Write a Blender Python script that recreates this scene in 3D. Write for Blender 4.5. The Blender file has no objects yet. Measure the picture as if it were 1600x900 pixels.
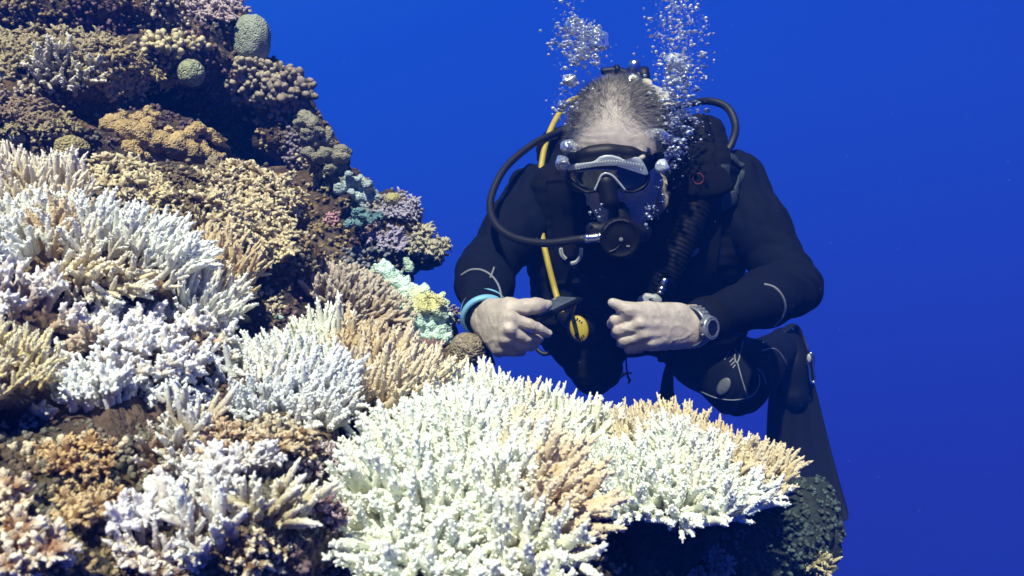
import bpy, math, random
import numpy as np
from mathutils import Vector
from mathutils.bvhtree import BVHTree

sc = bpy.context.scene
COL = sc.collection
RAD = math.radians
FPX = 1244.0                      # focal length of the photograph, in pixels of a 1600 px wide frame

# ------------------------------------------------------------------ camera
cam = bpy.data.cameras.new('camera')
cam_ob = bpy.data.objects.new('camera', cam)
COL.objects.link(cam_ob)
cam_ob.location = (0, 0, 0)
cam_ob.rotation_euler = (RAD(90), 0, 0)
cam.sensor_width = 36.0
cam.lens = 36.0 * FPX / 1600.0
cam.clip_start = 0.02
cam.clip_end = 500.0
cam.dof.use_dof = True
cam.dof.focus_distance = 1.15
cam.dof.aperture_fstop = 14.0
sc.camera = cam_ob

# ------------------------------------------------------------------ open water all round (world) and the sun
SUN_EL, SUN_AZ = 52.0, 193.0      # azimuth: compass bearing of the sun, camera looks to 0 (+Y)
world = bpy.data.worlds.new('World')
sc.world = world
world.use_nodes = True
nt = world.node_tree
nt.nodes.clear()
def wn(t, **k):
    n = nt.nodes.new(t)
    for a, b in k.items():
        setattr(n, a, b)
    return n
tc = wn('ShaderNodeTexCoord')
sep = wn('ShaderNodeSeparateXYZ')
nt.links.new(tc.outputs['Generated'], sep.inputs[0])
ramp = wn('ShaderNodeValToRGB')
mp = wn('ShaderNodeMapRange')
mp.inputs['From Min'].default_value = -1
mp.inputs['From Max'].default_value = 1
lean = wn('ShaderNodeMath', operation='MULTIPLY_ADD')               # the water darkens away from the reef
lean.inputs[1].default_value = -0.31
nt.links.new(sep.outputs['X'], lean.inputs[0]); nt.links.new(sep.outputs['Z'], lean.inputs[2])
nt.links.new(lean.outputs[0], mp.inputs['Value'])
nt.links.new(mp.outputs['Result'], ramp.inputs['Fac'])
el = ramp.color_ramp.elements
el[0].position = 0.0;  el[0].color = (0.004, 0.010, 0.10, 1)
el[1].position = 1.0;  el[1].color = (0.10, 0.30, 0.70, 1)
for p, c in ((0.33, (0.0155, 0.021, 0.35, 1)), (0.50, (0.0125, 0.043, 0.48, 1)), (0.67, (0.0095, 0.064, 0.58, 1)),
             (0.80, (0.012, 0.12, 0.66, 1))):
    e = el.new(p); e.color = c
sky = wn('ShaderNodeTexSky', sky_type='NISHITA', sun_disc=False)
sky.sun_elevation = RAD(SUN_EL)
sky.sun_rotation = RAD(SUN_AZ)
bg1 = wn('ShaderNodeBackground'); bg1.inputs['Strength'].default_value = 0.82
bg2 = wn('ShaderNodeBackground'); bg2.inputs['Strength'].default_value = 0.05
nt.links.new(ramp.outputs['Color'], bg1.inputs['Color'])
nt.links.new(sky.outputs['Color'], bg2.inputs['Color'])
win = wn('ShaderNodeMapRange', interpolation_type='SMOOTHSTEP')     # the surface's bright window straight overhead
win.inputs['From Min'].default_value = 0.62
win.inputs['From Max'].default_value = 0.80
nt.links.new(sep.outputs['Z'], win.inputs['Value'])
mx = wn('ShaderNodeMixShader')
nt.links.new(win.outputs['Result'], mx.inputs['Fac'])
nt.links.new(bg1.outputs[0], mx.inputs[1])
nt.links.new(bg2.outputs[0], mx.inputs[2])
wo = wn('ShaderNodeOutputWorld')
nt.links.new(mx.outputs[0], wo.inputs['Surface'])

sl = bpy.data.lights.new('sun', 'SUN')
sl.energy = 5.0
sl.angle = RAD(1.5)
sl.color = (1.0, 0.955, 0.82)
sun = bpy.data.objects.new('sun', sl)
COL.objects.link(sun)
_a, _e = RAD(SUN_AZ), RAD(SUN_EL)
_to_sun = Vector((math.sin(_a) * math.cos(_e), math.cos(_a) * math.cos(_e), math.sin(_e)))
sun.rotation_euler = _to_sun.to_track_quat('Z', 'Y').to_euler()
sun.location = (0, -2, 4)

sc.view_settings.view_transform = 'Standard'
sc.view_settings.look = 'None'
sc.view_settings.exposure = 0.3
sc.view_settings.gamma = 1.0
sc.view_settings.use_curve_mapping = False
sc.render.engine = 'CYCLES'
sc.cycles.use_denoising = True
sc.cycles.max_bounces = 10
sc.cycles.transmission_bounces = 10
sc.cycles.diffuse_bounces = 4
sc.cycles.caustics_reflective = False
sc.cycles.caustics_refractive = False

# ------------------------------------------------------------------ helpers
def P(px, py, d):
    """the point that stands at depth d (metres along the view axis) behind pixel (px, py) of the photograph"""
    return np.array([(px - 800.0) / FPX * d, d, (450.0 - py) / FPX * d])

def unit(v):
    v = np.asarray(v, float)
    return v / (np.linalg.norm(v, axis=-1, keepdims=True) + 1e-12)

def srgb(r, g, b):
    f = lambda c: (c / 255 / 12.92) if c / 255 <= 0.04045 else ((c / 255 + 0.055) / 1.055) ** 2.4
    return (f(r), f(g), f(b))

def tag(o, label=None, cat=None, group=None, kind=None):
    if label: o['label'] = label
    if cat: o['category'] = cat
    if group: o['group'] = group
    if kind: o['kind'] = kind
    return o

def empty(name, loc, label=None, cat=None, group=None):
    o = bpy.data.objects.new(name, None)
    COL.objects.link(o)
    o.location = loc
    o.empty_display_size = 0.05
    tag(o, label, cat, group)
    return o

def mesh_from(name, V, Q=None, T=None, col=None, smooth=True):
    """mesh from numpy arrays: V (n,3), Q quads (m,4), T triangles (k,3), col per-vertex rgb"""
    V = np.asarray(V, np.float32)
    me = bpy.data.meshes.new(name)
    me.vertices.add(len(V))
    me.vertices.foreach_set('co', V.ravel())
    nq = 0 if Q is None else len(Q)
    ntr = 0 if T is None else len(T)
    idx = []
    if nq: idx.append(np.asarray(Q, np.int32).ravel())
    if ntr: idx.append(np.asarray(T, np.int32).ravel())
    idx = np.concatenate(idx)
    me.loops.add(len(idx))
    me.loops.foreach_set('vertex_index', idx)
    me.polygons.add(nq + ntr)
    starts = np.concatenate([np.arange(nq) * 4, nq * 4 + np.arange(ntr) * 3]).astype(np.int32)
    me.polygons.foreach_set('loop_start', starts)
    me.polygons.foreach_set('use_smooth', np.full(nq + ntr, bool(smooth)))
    me.update(calc_edges=True)
    me.validate()
    if col is not None:
        c = np.ones((len(V), 4), np.float32)
        c[:, :3] = col
        at = me.color_attributes.new('Col', 'FLOAT_COLOR', 'POINT')
        at.data.foreach_set('color', c.ravel())
    return me

def link(name, me, mat, parent=None):
    o = bpy.data.objects.new(name, me)
    COL.objects.link(o)
    if mat is not None:
        me.materials.clear()
        for m in (mat if isinstance(mat, (list, tuple)) else [mat]):
            me.materials.append(m)
    if parent is not None:
        o.parent = parent
        o.matrix_parent_inverse.identity()
        if parent.type == 'EMPTY':
            o.location = -parent.location          # geometry is written in world coordinates
    return o

def obj(name, V, Q=None, T=None, mat=None, parent=None, col=None, smooth=True):
    return link(name, mesh_from(name, V, Q, T, col, smooth), mat, parent)

class MB:
    """collects shapes in world coordinates into one mesh"""
    def __init__(s): s.V = []; s.Q = []; s.T = []; s.C = []; s.n = 0
    def add(s, V, Q=None, T=None, C=None):
        V = np.asarray(V, float)
        if Q is not None and len(Q): s.Q.append(np.asarray(Q) + s.n)
        if T is not None and len(T): s.T.append(np.asarray(T) + s.n)
        if C is not None: s.C.append(np.broadcast_to(np.asarray(C, float), (len(V), 3)))
        s.V.append(V); s.n += len(V)
        return s
    def data(s):
        return (np.concatenate(s.V), np.concatenate(s.Q) if s.Q else None, np.concatenate(s.T) if s.T else None,
                np.concatenate(s.C) if s.C else None)
    def build(s, name, mat, parent=None, smooth=True):
        V, Q, T, C = s.data()
        return obj(name, V, Q, T, mat, parent, C, smooth)

def catmull(pts, n):
    pts = np.asarray(pts, float)
    if len(pts) == 2:
        t = np.linspace(0, 1, n)[:, None]
        return pts[0] * (1 - t) + pts[1] * t
    p = np.vstack([2 * pts[0] - pts[1], pts, 2 * pts[-1] - pts[-2]])
    m = len(pts) - 1
    out = []
    for u in np.linspace(0, m, n):
        i = min(int(u), m - 1); t = u - i
        a, b, c, d = p[i], p[i + 1], p[i + 2], p[i + 3]
        out.append(0.5 * ((2 * b) + (-a + c) * t + (2 * a - 5 * b + 4 * c - d) * t * t + (-a + 3 * b - 3 * c + d) * t ** 3))
    return np.array(out)

def frames(C):
    T = unit(np.gradient(C, axis=0))
    up = np.array([0, 0, 1.0]) if abs(T[0][2]) < 0.9 else np.array([1.0, 0, 0])
    N = [unit(np.cross(T[0], np.cross(up, T[0])))]
    for i in range(1, len(C)):
        v = N[-1] - T[i] * np.dot(N[-1], T[i])
        N.append(unit(v))
    N = np.array(N)
    return T, N, np.cross(T, N)

def tube(pts, r, n=40, sides=12, cap=True, ripple=None, flat=1.0, nrm=None):
    """swept round tube; r number or list of radii along it; flat<1 flattens across; ripple(i)-> factor; nrm: fixed normal direction"""
    C = catmull(pts, n)
    rr = np.interp(np.linspace(0, 1, n), np.linspace(0, 1, len(np.atleast_1d(r))), np.atleast_1d(r))
    if ripple is not None: rr = rr * np.array([ripple(i) for i in range(n)])
    T, N, B = frames(C)
    if nrm is not None:
        N = unit(np.asarray(nrm, float) - T * (T @ np.asarray(nrm, float))[:, None]); B = np.cross(T, N)
    a = np.linspace(0, 2 * math.pi, sides, endpoint=False)
    V = C[:, None, :] + rr[:, None, None] * (np.cos(a)[None, :, None] * N[:, None, :] * flat + np.sin(a)[None, :, None] * B[:, None, :])
    V = V.reshape(-1, 3)
    Q = grid_quads(n, sides)
    Tt = None
    if cap:
        V = np.vstack([V, C[0] - T[0] * rr[0] * .3, C[-1] + T[-1] * rr[-1] * .3])
        k = n * sides
        j = np.arange(sides); j1 = (j + 1) % sides
        Tt = np.vstack([np.stack([np.full(sides, k), j1, j], 1), np.stack([np.full(sides, k + 1), (n - 1) * sides + j, (n - 1) * sides + j1], 1)])
    return V, Q, Tt

def grid_quads(n, m, wrap=True):
    i = np.arange(n - 1)[:, None]
    j = np.arange(m if wrap else m - 1)[None, :]
    j1 = (j + 1) % m
    return np.stack([i * m + j, i * m + j1, (i + 1) * m + j1, (i + 1) * m + j], -1).reshape(-1, 4)

def lathe(c, axis, prof, sides=32, xdir=None, cap=True):
    """profile [(radius, height)] turned about axis through c"""
    ax = unit(axis)
    x = np.array(xdir, float) if xdir is not None else (np.array([0, 0, 1.0]) if abs(ax[2]) < .9 else np.array([1.0, 0, 0]))
    x = unit(x - ax * np.dot(x, ax)); y = np.cross(ax, x)
    a = np.linspace(0, 2 * math.pi, sides, endpoint=False)
    V = [np.asarray(c) + h * ax + r * (np.cos(t) * x + np.sin(t) * y) for r, h in prof for t in a]
    Q = grid_quads(len(prof), sides)
    V = np.array(V); T = None
    if cap:
        k = len(V); j = np.arange(sides); j1 = (j + 1) % sides
        V = np.vstack([V, np.asarray(c) + prof[0][1] * ax, np.asarray(c) + prof[-1][1] * ax])
        b = (len(prof) - 1) * sides
        T = np.vstack([np.stack([np.full(sides, k), j1, j], 1), np.stack([np.full(sides, k + 1), b + j, b + j1], 1)])
    return V, Q, T

def rbox(c, half, R=None, bev=0.2):
    """box with rounded edges: a superellipsoid-like cage; half sizes; rows of R are its axes"""
    n = 9
    g = np.linspace(-1, 1, n)
    V = []; Q = []; k = 0
    for ax in range(3):
        for s in (-1, 1):
            u, v = np.meshgrid(g, g, indexing='ij')
            p = np.zeros((n * n, 3)); p[:, ax] = s; p[:, (ax + 1) % 3] = u.ravel() * 1; p[:, (ax + 2) % 3] = v.ravel() * s
            V.append(p); Q.append(grid_quads(n, n, False) + k); k += n * n
    V = np.vstack(V); Q = np.vstack(Q)
    half = np.asarray(half, float)
    b = min(half) * bev * 2 if bev < .5 else min(half)
    q = V * half
    inner = np.clip(q, -(half - b), half - b)
    dlt = q - inner
    ln = np.linalg.norm(dlt, axis=1, keepdims=True)
    q = inner + dlt / np.maximum(ln, 1e-9) * np.minimum(ln, b)
    if R is not None: q = q @ np.asarray(R)
    return np.asarray(c) + q, Q, None

def ball(c, r, R=None, nu=20, nv=12):
    r = np.broadcast_to(np.asarray(r, float), (3,))
    th = np.linspace(0, math.pi, nv)
    ph = np.linspace(0, 2 * math.pi, nu, endpoint=False)
    V = np.array([[math.sin(t) * math.cos(p), math.sin(t) * math.sin(p), math.cos(t)] for t in th for p in ph]) * r
    if R is not None: V = V @ np.asarray(R)
    return np.asarray(c) + V, grid_quads(nv, nu)[:, ::-1], None

# ---- numpy noise
def _hash(i, j, k, s=0):
    h = (i.astype(np.int64) * 374761393 + j.astype(np.int64) * 668265263 + k.astype(np.int64) * 2147483647 + s * 1274126177) & 0xFFFFFFFF
    h = ((h ^ (h >> 13)) * 1274126177) & 0xFFFFFFFF
    return ((h ^ (h >> 16)) & 0xFFFFFF) / float(0xFFFFFF)

def vnoise(p, scale=1.0, seed=0):
    p = np.asarray(p) * scale
    i = np.floor(p).astype(np.int64); f = p - i
    f = f * f * (3 - 2 * f)
    r = 0
    for dx in (0, 1):
        for dy in (0, 1):
            for dz in (0, 1):
                w = (f[:, 0] if dx else 1 - f[:, 0]) * (f[:, 1] if dy else 1 - f[:, 1]) * (f[:, 2] if dz else 1 - f[:, 2])
                r = r + w * _hash(i[:, 0] + dx, i[:, 1] + dy, i[:, 2] + dz, seed)
    return r * 2 - 1

def fbm(p, scale, octv=4, seed=0):
    r = 0; a = 1.0; t = 0
    for o in range(octv):
        r = r + a * vnoise(p, scale * 2 ** o, seed + o * 17); t += a; a *= .5
    return r / t

def cell(p, scale, seed=0):
    """F1 distance to jittered cell points (0 at a point, about 0.9 between) and the cell's random value"""
    p = np.asarray(p) * scale
    i = np.floor(p).astype(np.int64)
    best = np.full(len(p), 9.0); val = np.zeros(len(p))
    for dx in (-1, 0, 1):
        for dy in (-1, 0, 1):
            for dz in (-1, 0, 1):
                c = i + (dx, dy, dz)
                q = np.stack([c[:, 0] + _hash(c[:, 0], c[:, 1], c[:, 2], seed + 1), c[:, 1] + _hash(c[:, 0], c[:, 1], c[:, 2], seed + 2),
                              c[:, 2] + _hash(c[:, 0], c[:, 1], c[:, 2], seed + 3)], 1)
                d = np.linalg.norm(p - q, axis=1)
                m = d < best
                best = np.where(m, d, best); val = np.where(m, _hash(c[:, 0], c[:, 1], c[:, 2], seed + 7), val)
    return best, val

# ---- blended solids (signed distances) meshed with surface nets
class Solid:
    def __init__(s, vox): s.vox = vox; s.p = []
    def cone(s, a, b, ra, rb=None, k=.02, op='+'):
        a = np.asarray(a, float); b = np.asarray(b, float); rb = ra if rb is None else rb
        m = max(ra, rb)
        s.p.append((lambda X: s._cone(X, a, b, ra, rb), np.minimum(a, b) - m, np.maximum(a, b) + m, k, op)); return s
    @staticmethod
    def _cone(X, a, b, ra, rb):
        ab = b - a; L = ab @ ab + 1e-12
        t = np.clip((X - a) @ ab / L, 0, 1)
        return np.linalg.norm(X - a - t[:, None] * ab, axis=1) - (ra + t * (rb - ra))
    def chain(s, pts, rs, k=.02, op='+'):
        for i in range(len(pts) - 1): s.cone(pts[i], pts[i + 1], rs[i], rs[i + 1], k, op)
        return s
    def ell(s, c, r, R=None, k=.02, op='+'):
        c = np.asarray(c, float); r = np.broadcast_to(np.asarray(r, float), (3,)).copy()
        R = np.eye(3) if R is None else np.asarray(R, float)
        ext = np.sqrt(((R * r[:, None]) ** 2).sum(0))
        def f(X):
            q = (X - c) @ R.T
            k0 = np.linalg.norm(q / r, axis=1); k1 = np.linalg.norm(q / r ** 2, axis=1) + 1e-9
            return np.where(k0 < 1e-4, -r.min(), k0 * (k0 - 1) / k1)
        s.p.append((f, c - ext, c + ext, k, op)); return s
    def box(s, c, half, R=None, rad=.01, k=.02, op='+'):
        c = np.asarray(c, float); half = np.asarray(half, float)
        R = np.eye(3) if R is None else np.asarray(R, float)
        ext = (np.abs(R) * half[:, None]).sum(0)
        def f(X):
            q = np.abs((X - c) @ R.T) - (half - rad)
            return np.linalg.norm(np.maximum(q, 0), axis=1) + np.minimum(q.max(1), 0) - rad
        s.p.append((f, c - ext, c + ext, k, op)); return s
    def mesh(s, warp=None):
        h = s.vox; n = 20
        lo = np.min([q[1] for q in s.p if q[4] == '+'], 0) - 3 * h
        hi = np.max([q[2] for q in s.p if q[4] == '+'], 0) + 3 * h
        nb = np.ceil((hi - lo) / (n * h)).astype(int)
        dims = nb * n + 4
        lin = lambda I: (I[..., 0] + 2) * (dims[1] + 4) * (dims[2] + 4) + (I[..., 1] + 2) * (dims[2] + 4) + (I[..., 2] + 2)
        VID, VP, QD = [], [], []
        plo = np.array([q[1] for q in s.p]); phi = np.array([q[2] for q in s.p]); pk = np.array([q[3] for q in s.p])
        for bx in range(nb[0]):
            for by in range(nb[1]):
                for bz in range(nb[2]):
                    b0 = np.array([bx, by, bz]) * n
                    w0 = lo + (b0 - 1) * h; w1 = lo + (b0 + n + 1) * h
                    mar = (pk + 4 * h)[:, None]
                    hit = np.all((plo - mar < w1) & (phi + mar > w0), 1)
                    if not hit.any(): continue
                    g = np.arange(-1, n + 1)
                    I = np.stack(np.meshgrid(g, g, g, indexing='ij'), -1) + b0
                    X = (lo + I * h).reshape(-1, 3)
                    D = np.full(len(X), 10.0)
                    for q in [s.p[i] for i in np.nonzero(hit)[0]]:
                        d = q[0](X); k = q[3]
                        if q[4] == '+':
                            hh = np.maximum(k - np.abs(D - d), 0) / max(k, 1e-9)
                            D = np.minimum(D, d) - hh * hh * k * .25
                        else:
                            hh = np.maximum(k - np.abs(D + d), 0) / max(k, 1e-9)
                            D = np.maximum(D, -d) + hh * hh * k * .25
                    if D.min() > 0 or D.max() < 0: continue
                    m = n + 2
                    D = D.reshape(m, m, m); ins = D < 0
                    corners = [(a, b, c) for a in (0, 1) for b in (0, 1) for c in (0, 1)]
                    cs = lambda A, a, b, c: A[a:m - 1 + a, b:m - 1 + b, c:m - 1 + c]
                    cnt = sum(cs(ins, *c).astype(np.int8) for c in corners)
                    act = (cnt > 0) & (cnt < 8)
                    A = np.argwhere(act)
                    if not len(A): continue
                    acc = np.zeros((len(A), 3)); num = np.zeros(len(A))
                    for ax in range(3):
                        for u in (0, 1):
                            for v in (0, 1):
                                o0 = [0, 0, 0]; o0[(ax + 1) % 3] = u; o0[(ax + 2) % 3] = v
                                o1 = list(o0); o1[ax] = 1
                                d0 = D[tuple((A + o0).T)]; d1 = D[tuple((A + o1).T)]
                                x = (d0 < 0) != (d1 < 0)
                                t = np.where(x, d0 / np.where(x, d0 - d1, 1), 0)
                                pt = A + np.array(o0); pt = pt.astype(float); pt[:, ax] += t
                                acc += np.where(x[:, None], pt, 0); num += x
                    vp = lo + (acc / num[:, None] + b0 - 1) * h
                    VID.append(lin(A + b0 - 1)); VP.append(vp)
                    for ax in range(3):
                        e0 = ins[1:-1, 1:-1, 1:-1]
                        sl_ = [slice(1, -1)] * 3; sl_[ax] = slice(2, None)
                        e1 = ins[tuple(sl_)]
                        E = np.argwhere(e0 != e1)
                        if not len(E): continue
                        fl = e0[tuple(E.T)]
                        G = E + 1 + b0 - 1
                        u = np.zeros(3, int); u[(ax + 1) % 3] = 1
                        v = np.zeros(3, int); v[(ax + 2) % 3] = 1
                        q = np.stack([lin(G - u - v), lin(G - v), lin(G), lin(G - u)], 1)
                        q[~fl] = q[~fl][:, ::-1]
                        QD.append(q)
        VID = np.concatenate(VID); VP = np.concatenate(VP); QD = np.concatenate(QD)
        uid, first = np.unique(VID, return_index=True)
        V = VP[first]
        pos = np.searchsorted(uid, QD); pos = np.minimum(pos, len(uid) - 1)
        ok = np.all(uid[pos] == QD, 1)
        return V, pos[ok]

def vnormals(V, Q):
    a, b, c, d = (V[Q[:, i]] for i in range(4))
    fn = np.cross(c - a, d - b)
    N = np.zeros_like(V)
    for i in range(4): np.add.at(N, Q[:, i], fn)
    return unit(N)

def relax(V, Q, it=2, f=.5):
    E = np.vstack([Q[:, [0, 1]], Q[:, [1, 2]], Q[:, [2, 3]], Q[:, [3, 0]]])
    E = np.vstack([E, E[:, ::-1]])
    cnt = np.bincount(E[:, 0], minlength=len(V))[:, None]
    for _ in range(it):
        S = np.stack([np.bincount(E[:, 0], weights=V[E[:, 1], i], minlength=len(V)) for i in range(3)], 1)
        V = V + f * (S / np.maximum(cnt, 1) - V)
    return V

# ------------------------------------------------------------------ materials
MATS = {}
def mat(name, base, rough=.6, var=.12, scale=60, bump=.2, bscale=None, metal=0, spec=.5, vcol=False, sheen=0, sss=0, bdist=.002, voro=False,
        coat=0, base2=None, mscale=None):
    """principled material with uneven colour and a fine bump; vcol: the mesh's own colours"""
    if name in MATS: return MATS[name]
    m = bpy.data.materials.new(name)
    m.use_nodes = True
    t = m.node_tree; N = t.nodes; L = t.links
    b = N['Principled BSDF']
    geo = N.new('ShaderNodeTexCoord')
    nz = N.new('ShaderNodeTexNoise'); nz.inputs['Scale'].default_value = mscale or scale; nz.inputs['Detail'].default_value = 5
    L.new(geo.outputs['Object'], nz.inputs['Vector'])
    if vcol:
        src = N.new('ShaderNodeVertexColor'); src.layer_name = 'Col'; csock = src.outputs['Color']
    else:
        src = N.new('ShaderNodeRGB'); src.outputs[0].default_value = (*base, 1); csock = src.outputs[0]
    if base2 is not None:
        r2 = N.new('ShaderNodeMapRange'); r2.inputs['From Min'].default_value = .46; r2.inputs['From Max'].default_value = .58
        L.new(nz.outputs['Fac'], r2.inputs['Value'])
        mm = N.new('ShaderNodeMix'); mm.data_type = 'RGBA'
        L.new(r2.outputs[0], mm.inputs['Factor']); L.new(csock, mm.inputs['A']); mm.inputs['B'].default_value = (*base2, 1)
        csock = mm.outputs['Result']
    mr = N.new('ShaderNodeMapRange')
    mr.inputs['From Min'].default_value = .25; mr.inputs['From Max'].default_value = .75
    mr.inputs['To Min'].default_value = 1 - var; mr.inputs['To Max'].default_value = 1 + var
    L.new(nz.outputs['Fac'], mr.inputs['Value'])
    mul = N.new('ShaderNodeVectorMath'); mul.operation = 'SCALE'
    L.new(csock, mul.inputs[0]); L.new(mr.outputs[0], mul.inputs['Scale'])
    L.new(mul.outputs[0], b.inputs['Base Color'])
    b.inputs['Roughness'].default_value = rough
    b.inputs['Metallic'].default_value = metal
    b.inputs['Specular IOR Level'].default_value = spec
    if coat: b.inputs['Coat Weight'].default_value = coat
    if sheen:
        b.inputs['Sheen Weight'].default_value = sheen; b.inputs['Sheen Roughness'].default_value = .4
    if sss:
        b.inputs['Subsurface Weight'].default_value = sss; b.inputs['Subsurface Radius'].default_value = (.012, .008, .006)
        b.inputs['Subsurface Scale'].default_value = .4
    if bump:
        if voro:
            tx = N.new('ShaderNodeTexVoronoi'); tx.inputs['Scale'].default_value = bscale or scale * 4; so = tx.outputs['Distance']
        else:
            tx = N.new('ShaderNodeTexNoise'); tx.inputs['Scale'].default_value = bscale or scale * 6; tx.inputs['Detail'].default_value = 4; so = tx.outputs['Fac']
        L.new(geo.outputs['Object'], tx.inputs['Vector'])
        bp = N.new('ShaderNodeBump'); bp.inputs['Strength'].default_value = bump; bp.inputs['Distance'].default_value = bdist
        L.new(so, bp.inputs['Height']); L.new(bp.outputs[0], b.inputs['Normal'])
        if voro: bp.invert = True
    MATS[name] = m
    return m
# ------------------------------------------------------------------ reef rock (the terrain everything grows on)
rng = np.random.default_rng(7)
random.seed(7)
reef = Solid(.0085)
LUMPS = [  # px, py, depth of the face, radius in px (at that depth), squash in height
    (-60, 60, 1.55, 190, 1), (60, 40, 1.55, 150, .9), (180, 20, 1.62, 130, .9), (290, 40, 1.75, 80, .9), (345, 45, 1.8, 50, 1), (365, 90, 1.8, 55, 1),
    (320, 110, 1.75, 90, .8), (420, 130, 1.8, 50, .8), (468, 144, 1.8, 32, .8), (90, 150, 1.4, 130, .6), (150, 120, 1.45, 80, .6), (10, 210, 1.3, 110, .7),
    (240, 100, 1.6, 70, .6), (490, 225, 1.78, 42, 1), (450, 200, 1.85, 60, 1), (515, 248, 1.74, 26, .9), (400, 220, 1.95, 90, 1), (300, 190, 1.9, 110, 1),
    (240, 225, 1.42, 85, .7), (310, 245, 1.48, 60, .8), (60, 235, 1.28, 80, .6), (130, 250, 1.3, 80, .6),
    (60, 310, 1.12, 90, .7), (190, 320, 1.16, 90, .7), (290, 300, 1.3, 70, .8), (370, 320, 1.34, 80, .7), (440, 330, 1.38, 55, .7), (300, 350, 1.2, 70, .8),
    (395, 380, 1.27, 65, .9), (440, 430, 1.3, 45, 1), (300, 400, 1.15, 80, .8), (470, 415, 1.3, 28, 1), (330, 450, 1.1, 60, .7),
    (545, 330, 1.75, 50, 1), (520, 300, 1.8, 40, .9), (600, 345, 1.68, 50, .9), (640, 345, 1.66, 26, 1), (570, 395, 1.7, 60, .8), (630, 395, 1.66, 38, .8), (668, 392, 1.66, 28, .8),
    (510, 390, 1.72, 60, 1), (610, 425, 1.75, 30, .7), (460, 350, 1.75, 80, 1), (470, 470, 1.62, 90, 1), (400, 520, 1.5, 90, 1), (560, 450, 1.7, 70, 1),
    (545, 490, 1.38, 70, .55), (600, 500, 1.4, 60, .6), (650, 500, 1.42, 48, 1), (690, 505, 1.42, 30, 1), (705, 545, 1.36, 30, 1), (740, 548, 1.36, 20, .9),
    (600, 560, 1.25, 60, .6), (690, 580, 1.25, 50, .6), (500, 580, 1.15, 60, .6), (420, 560, 1.3, 60, .8),
    (-20, 380, .98, 120, .6), (90, 400, .96, 110, .55), (190, 420, 1.0, 90, .55), (280, 450, 1.06, 70, .5), (150, 480, 1.05, 100, .7), (260, 500, 1.1, 70, .7),
    (20, 540, .74, 110, .6), (150, 560, .76, 110, .5), (250, 570, .84, 80, .5), (-40, 640, .62, 140, .8), (90, 660, .64, 120, .7), (200, 670, .66, 110, .6), (300, 640, .74, 90, .6),
    (420, 650, .78, 90, .55), (500, 640, .9, 80, .5), (480, 710, .7, 80, .7), (390, 740, .62, 100, .6), (290, 740, .57, 110, .6), (170, 770, .53, 120, .6), (50, 780, .52, 130, .6), (520, 770, .68, 50, .9),
    (300, 850, .5, 120, .6), (420, 850, .54, 90, .7), (160, 900, .46, 120, .6), (20, 900, .44, 130, .6), (-60, 830, .48, 120, .8), (500, 840, .72, 70, .9), (560, 930, .62, 110, .6),
    (700, 900, .78, 130, .5), (840, 920, .82, 130, .5), (980, 920, .88, 100, .6), (1080, 890, .98, 80, .8), (1170, 880, 1.02, 75, .8), (1225, 850, 1.06, 60, .9), (955, 872, .96, 62, .8), (900, 860, .95, 60, .8), (1255, 795, 1.1, 32, 1),
    (1275, 800, 1.1, 22, .9), (1262, 840, 1.08, 40, .9), (1235, 900, 1.04, 60, 1), (1150, 930, .98, 90, 1), (900, 800, 1.1, 110, .4), (760, 760, 1.1, 130, .4), (1080, 790, 1.12, 90, .4),
]
for x, y, d, r, sq in LUMPS:
    rm = r * d / FPX
    c = P(x, y, d + rm * .85)
    reef.ell(c, (rm, rm * 1.0, rm * sq), None, .05)
# the body of the reef behind and below the faces
for a, b, ra, rb in ((P(-250, 100, 2.1), P(150, 150, 2.25), .45, .35), (P(-300, 420, 1.7), P(150, 420, 1.75), .45, .30), (P(-400, 800, 1.1), P(150, 720, 1.25), .42, .30),
                     (P(150, 560, 1.4), P(420, 620, 1.35), .20, .17), (P(-300, 1400, .75), P(400, 1150, .9), .28, .22), (P(500, 1050, .95), P(1050, 1050, 1.2), .16, .13),
                     (P(280, 330, 1.75), P(470, 420, 1.85), .16, .11)):
    reef.cone(a, b, ra, rb, .08)
RV, RQ = reef.mesh()
RN = vnormals(RV, RQ)
c1, v1 = cell(RV + .03 * np.stack([vnoise(RV, 20, 1), vnoise(RV, 20, 2), vnoise(RV, 20, 3)], 1), 22, 3)
c2, v2 = cell(RV, 55, 5)
big = fbm(RV, 7, 4, 11)
pit = np.clip(vnoise(RV, 13, 31) - .25, 0, 1)
RV = RV + RN * (big * .030 + (.55 - c1)[:, None].ravel() * .016 + (.5 - c2) * .0075 - pit * .04 + fbm(RV, 60, 2, 9) * .004)[:, None]
# what covers the rock: brown turf, purple and pink coralline crusts, ochre and grey patches
def rock_colour(V):
    pal = np.array([srgb(70, 56, 38), srgb(74, 50, 50), srgb(128, 106, 62), srgb(86, 80, 60), srgb(46, 36, 30), srgb(110, 82, 42), srgb(44, 44, 40), srgb(112, 100, 84)])
    n1, w1 = cell(V + .02 * np.stack([vnoise(V, 30, 61), vnoise(V, 30, 62), vnoise(V, 30, 63)], 1), 16, 21)
    n2, w2 = cell(V, 70, 22)
    c = pal[(w1 * 7.99).astype(int)] * .55 + pal[(w2 * 7.99).astype(int)] * .45
    w = np.clip((V[:, 0] / V[:, 1] * FPX + 800 - 1080) / 90, 0, 1)[:, None]          # shade on the outer foot of the reef, painted in as blackish green
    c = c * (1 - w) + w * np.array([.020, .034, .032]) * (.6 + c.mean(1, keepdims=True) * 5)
    return .78 * c * (1 + .5 * vnoise(V, 90, 25))[:, None]
M_rock = mat('reef_rock', None, .85, .45, 90, 1.0, 170, vcol=True, bdist=.009)
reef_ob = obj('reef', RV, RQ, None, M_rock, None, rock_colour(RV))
tag(reef_ob, kind='structure')
BVH = BVHTree.FromPolygons(RV.tolist(), RQ.tolist())
print('reef verts', len(RV))

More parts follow.
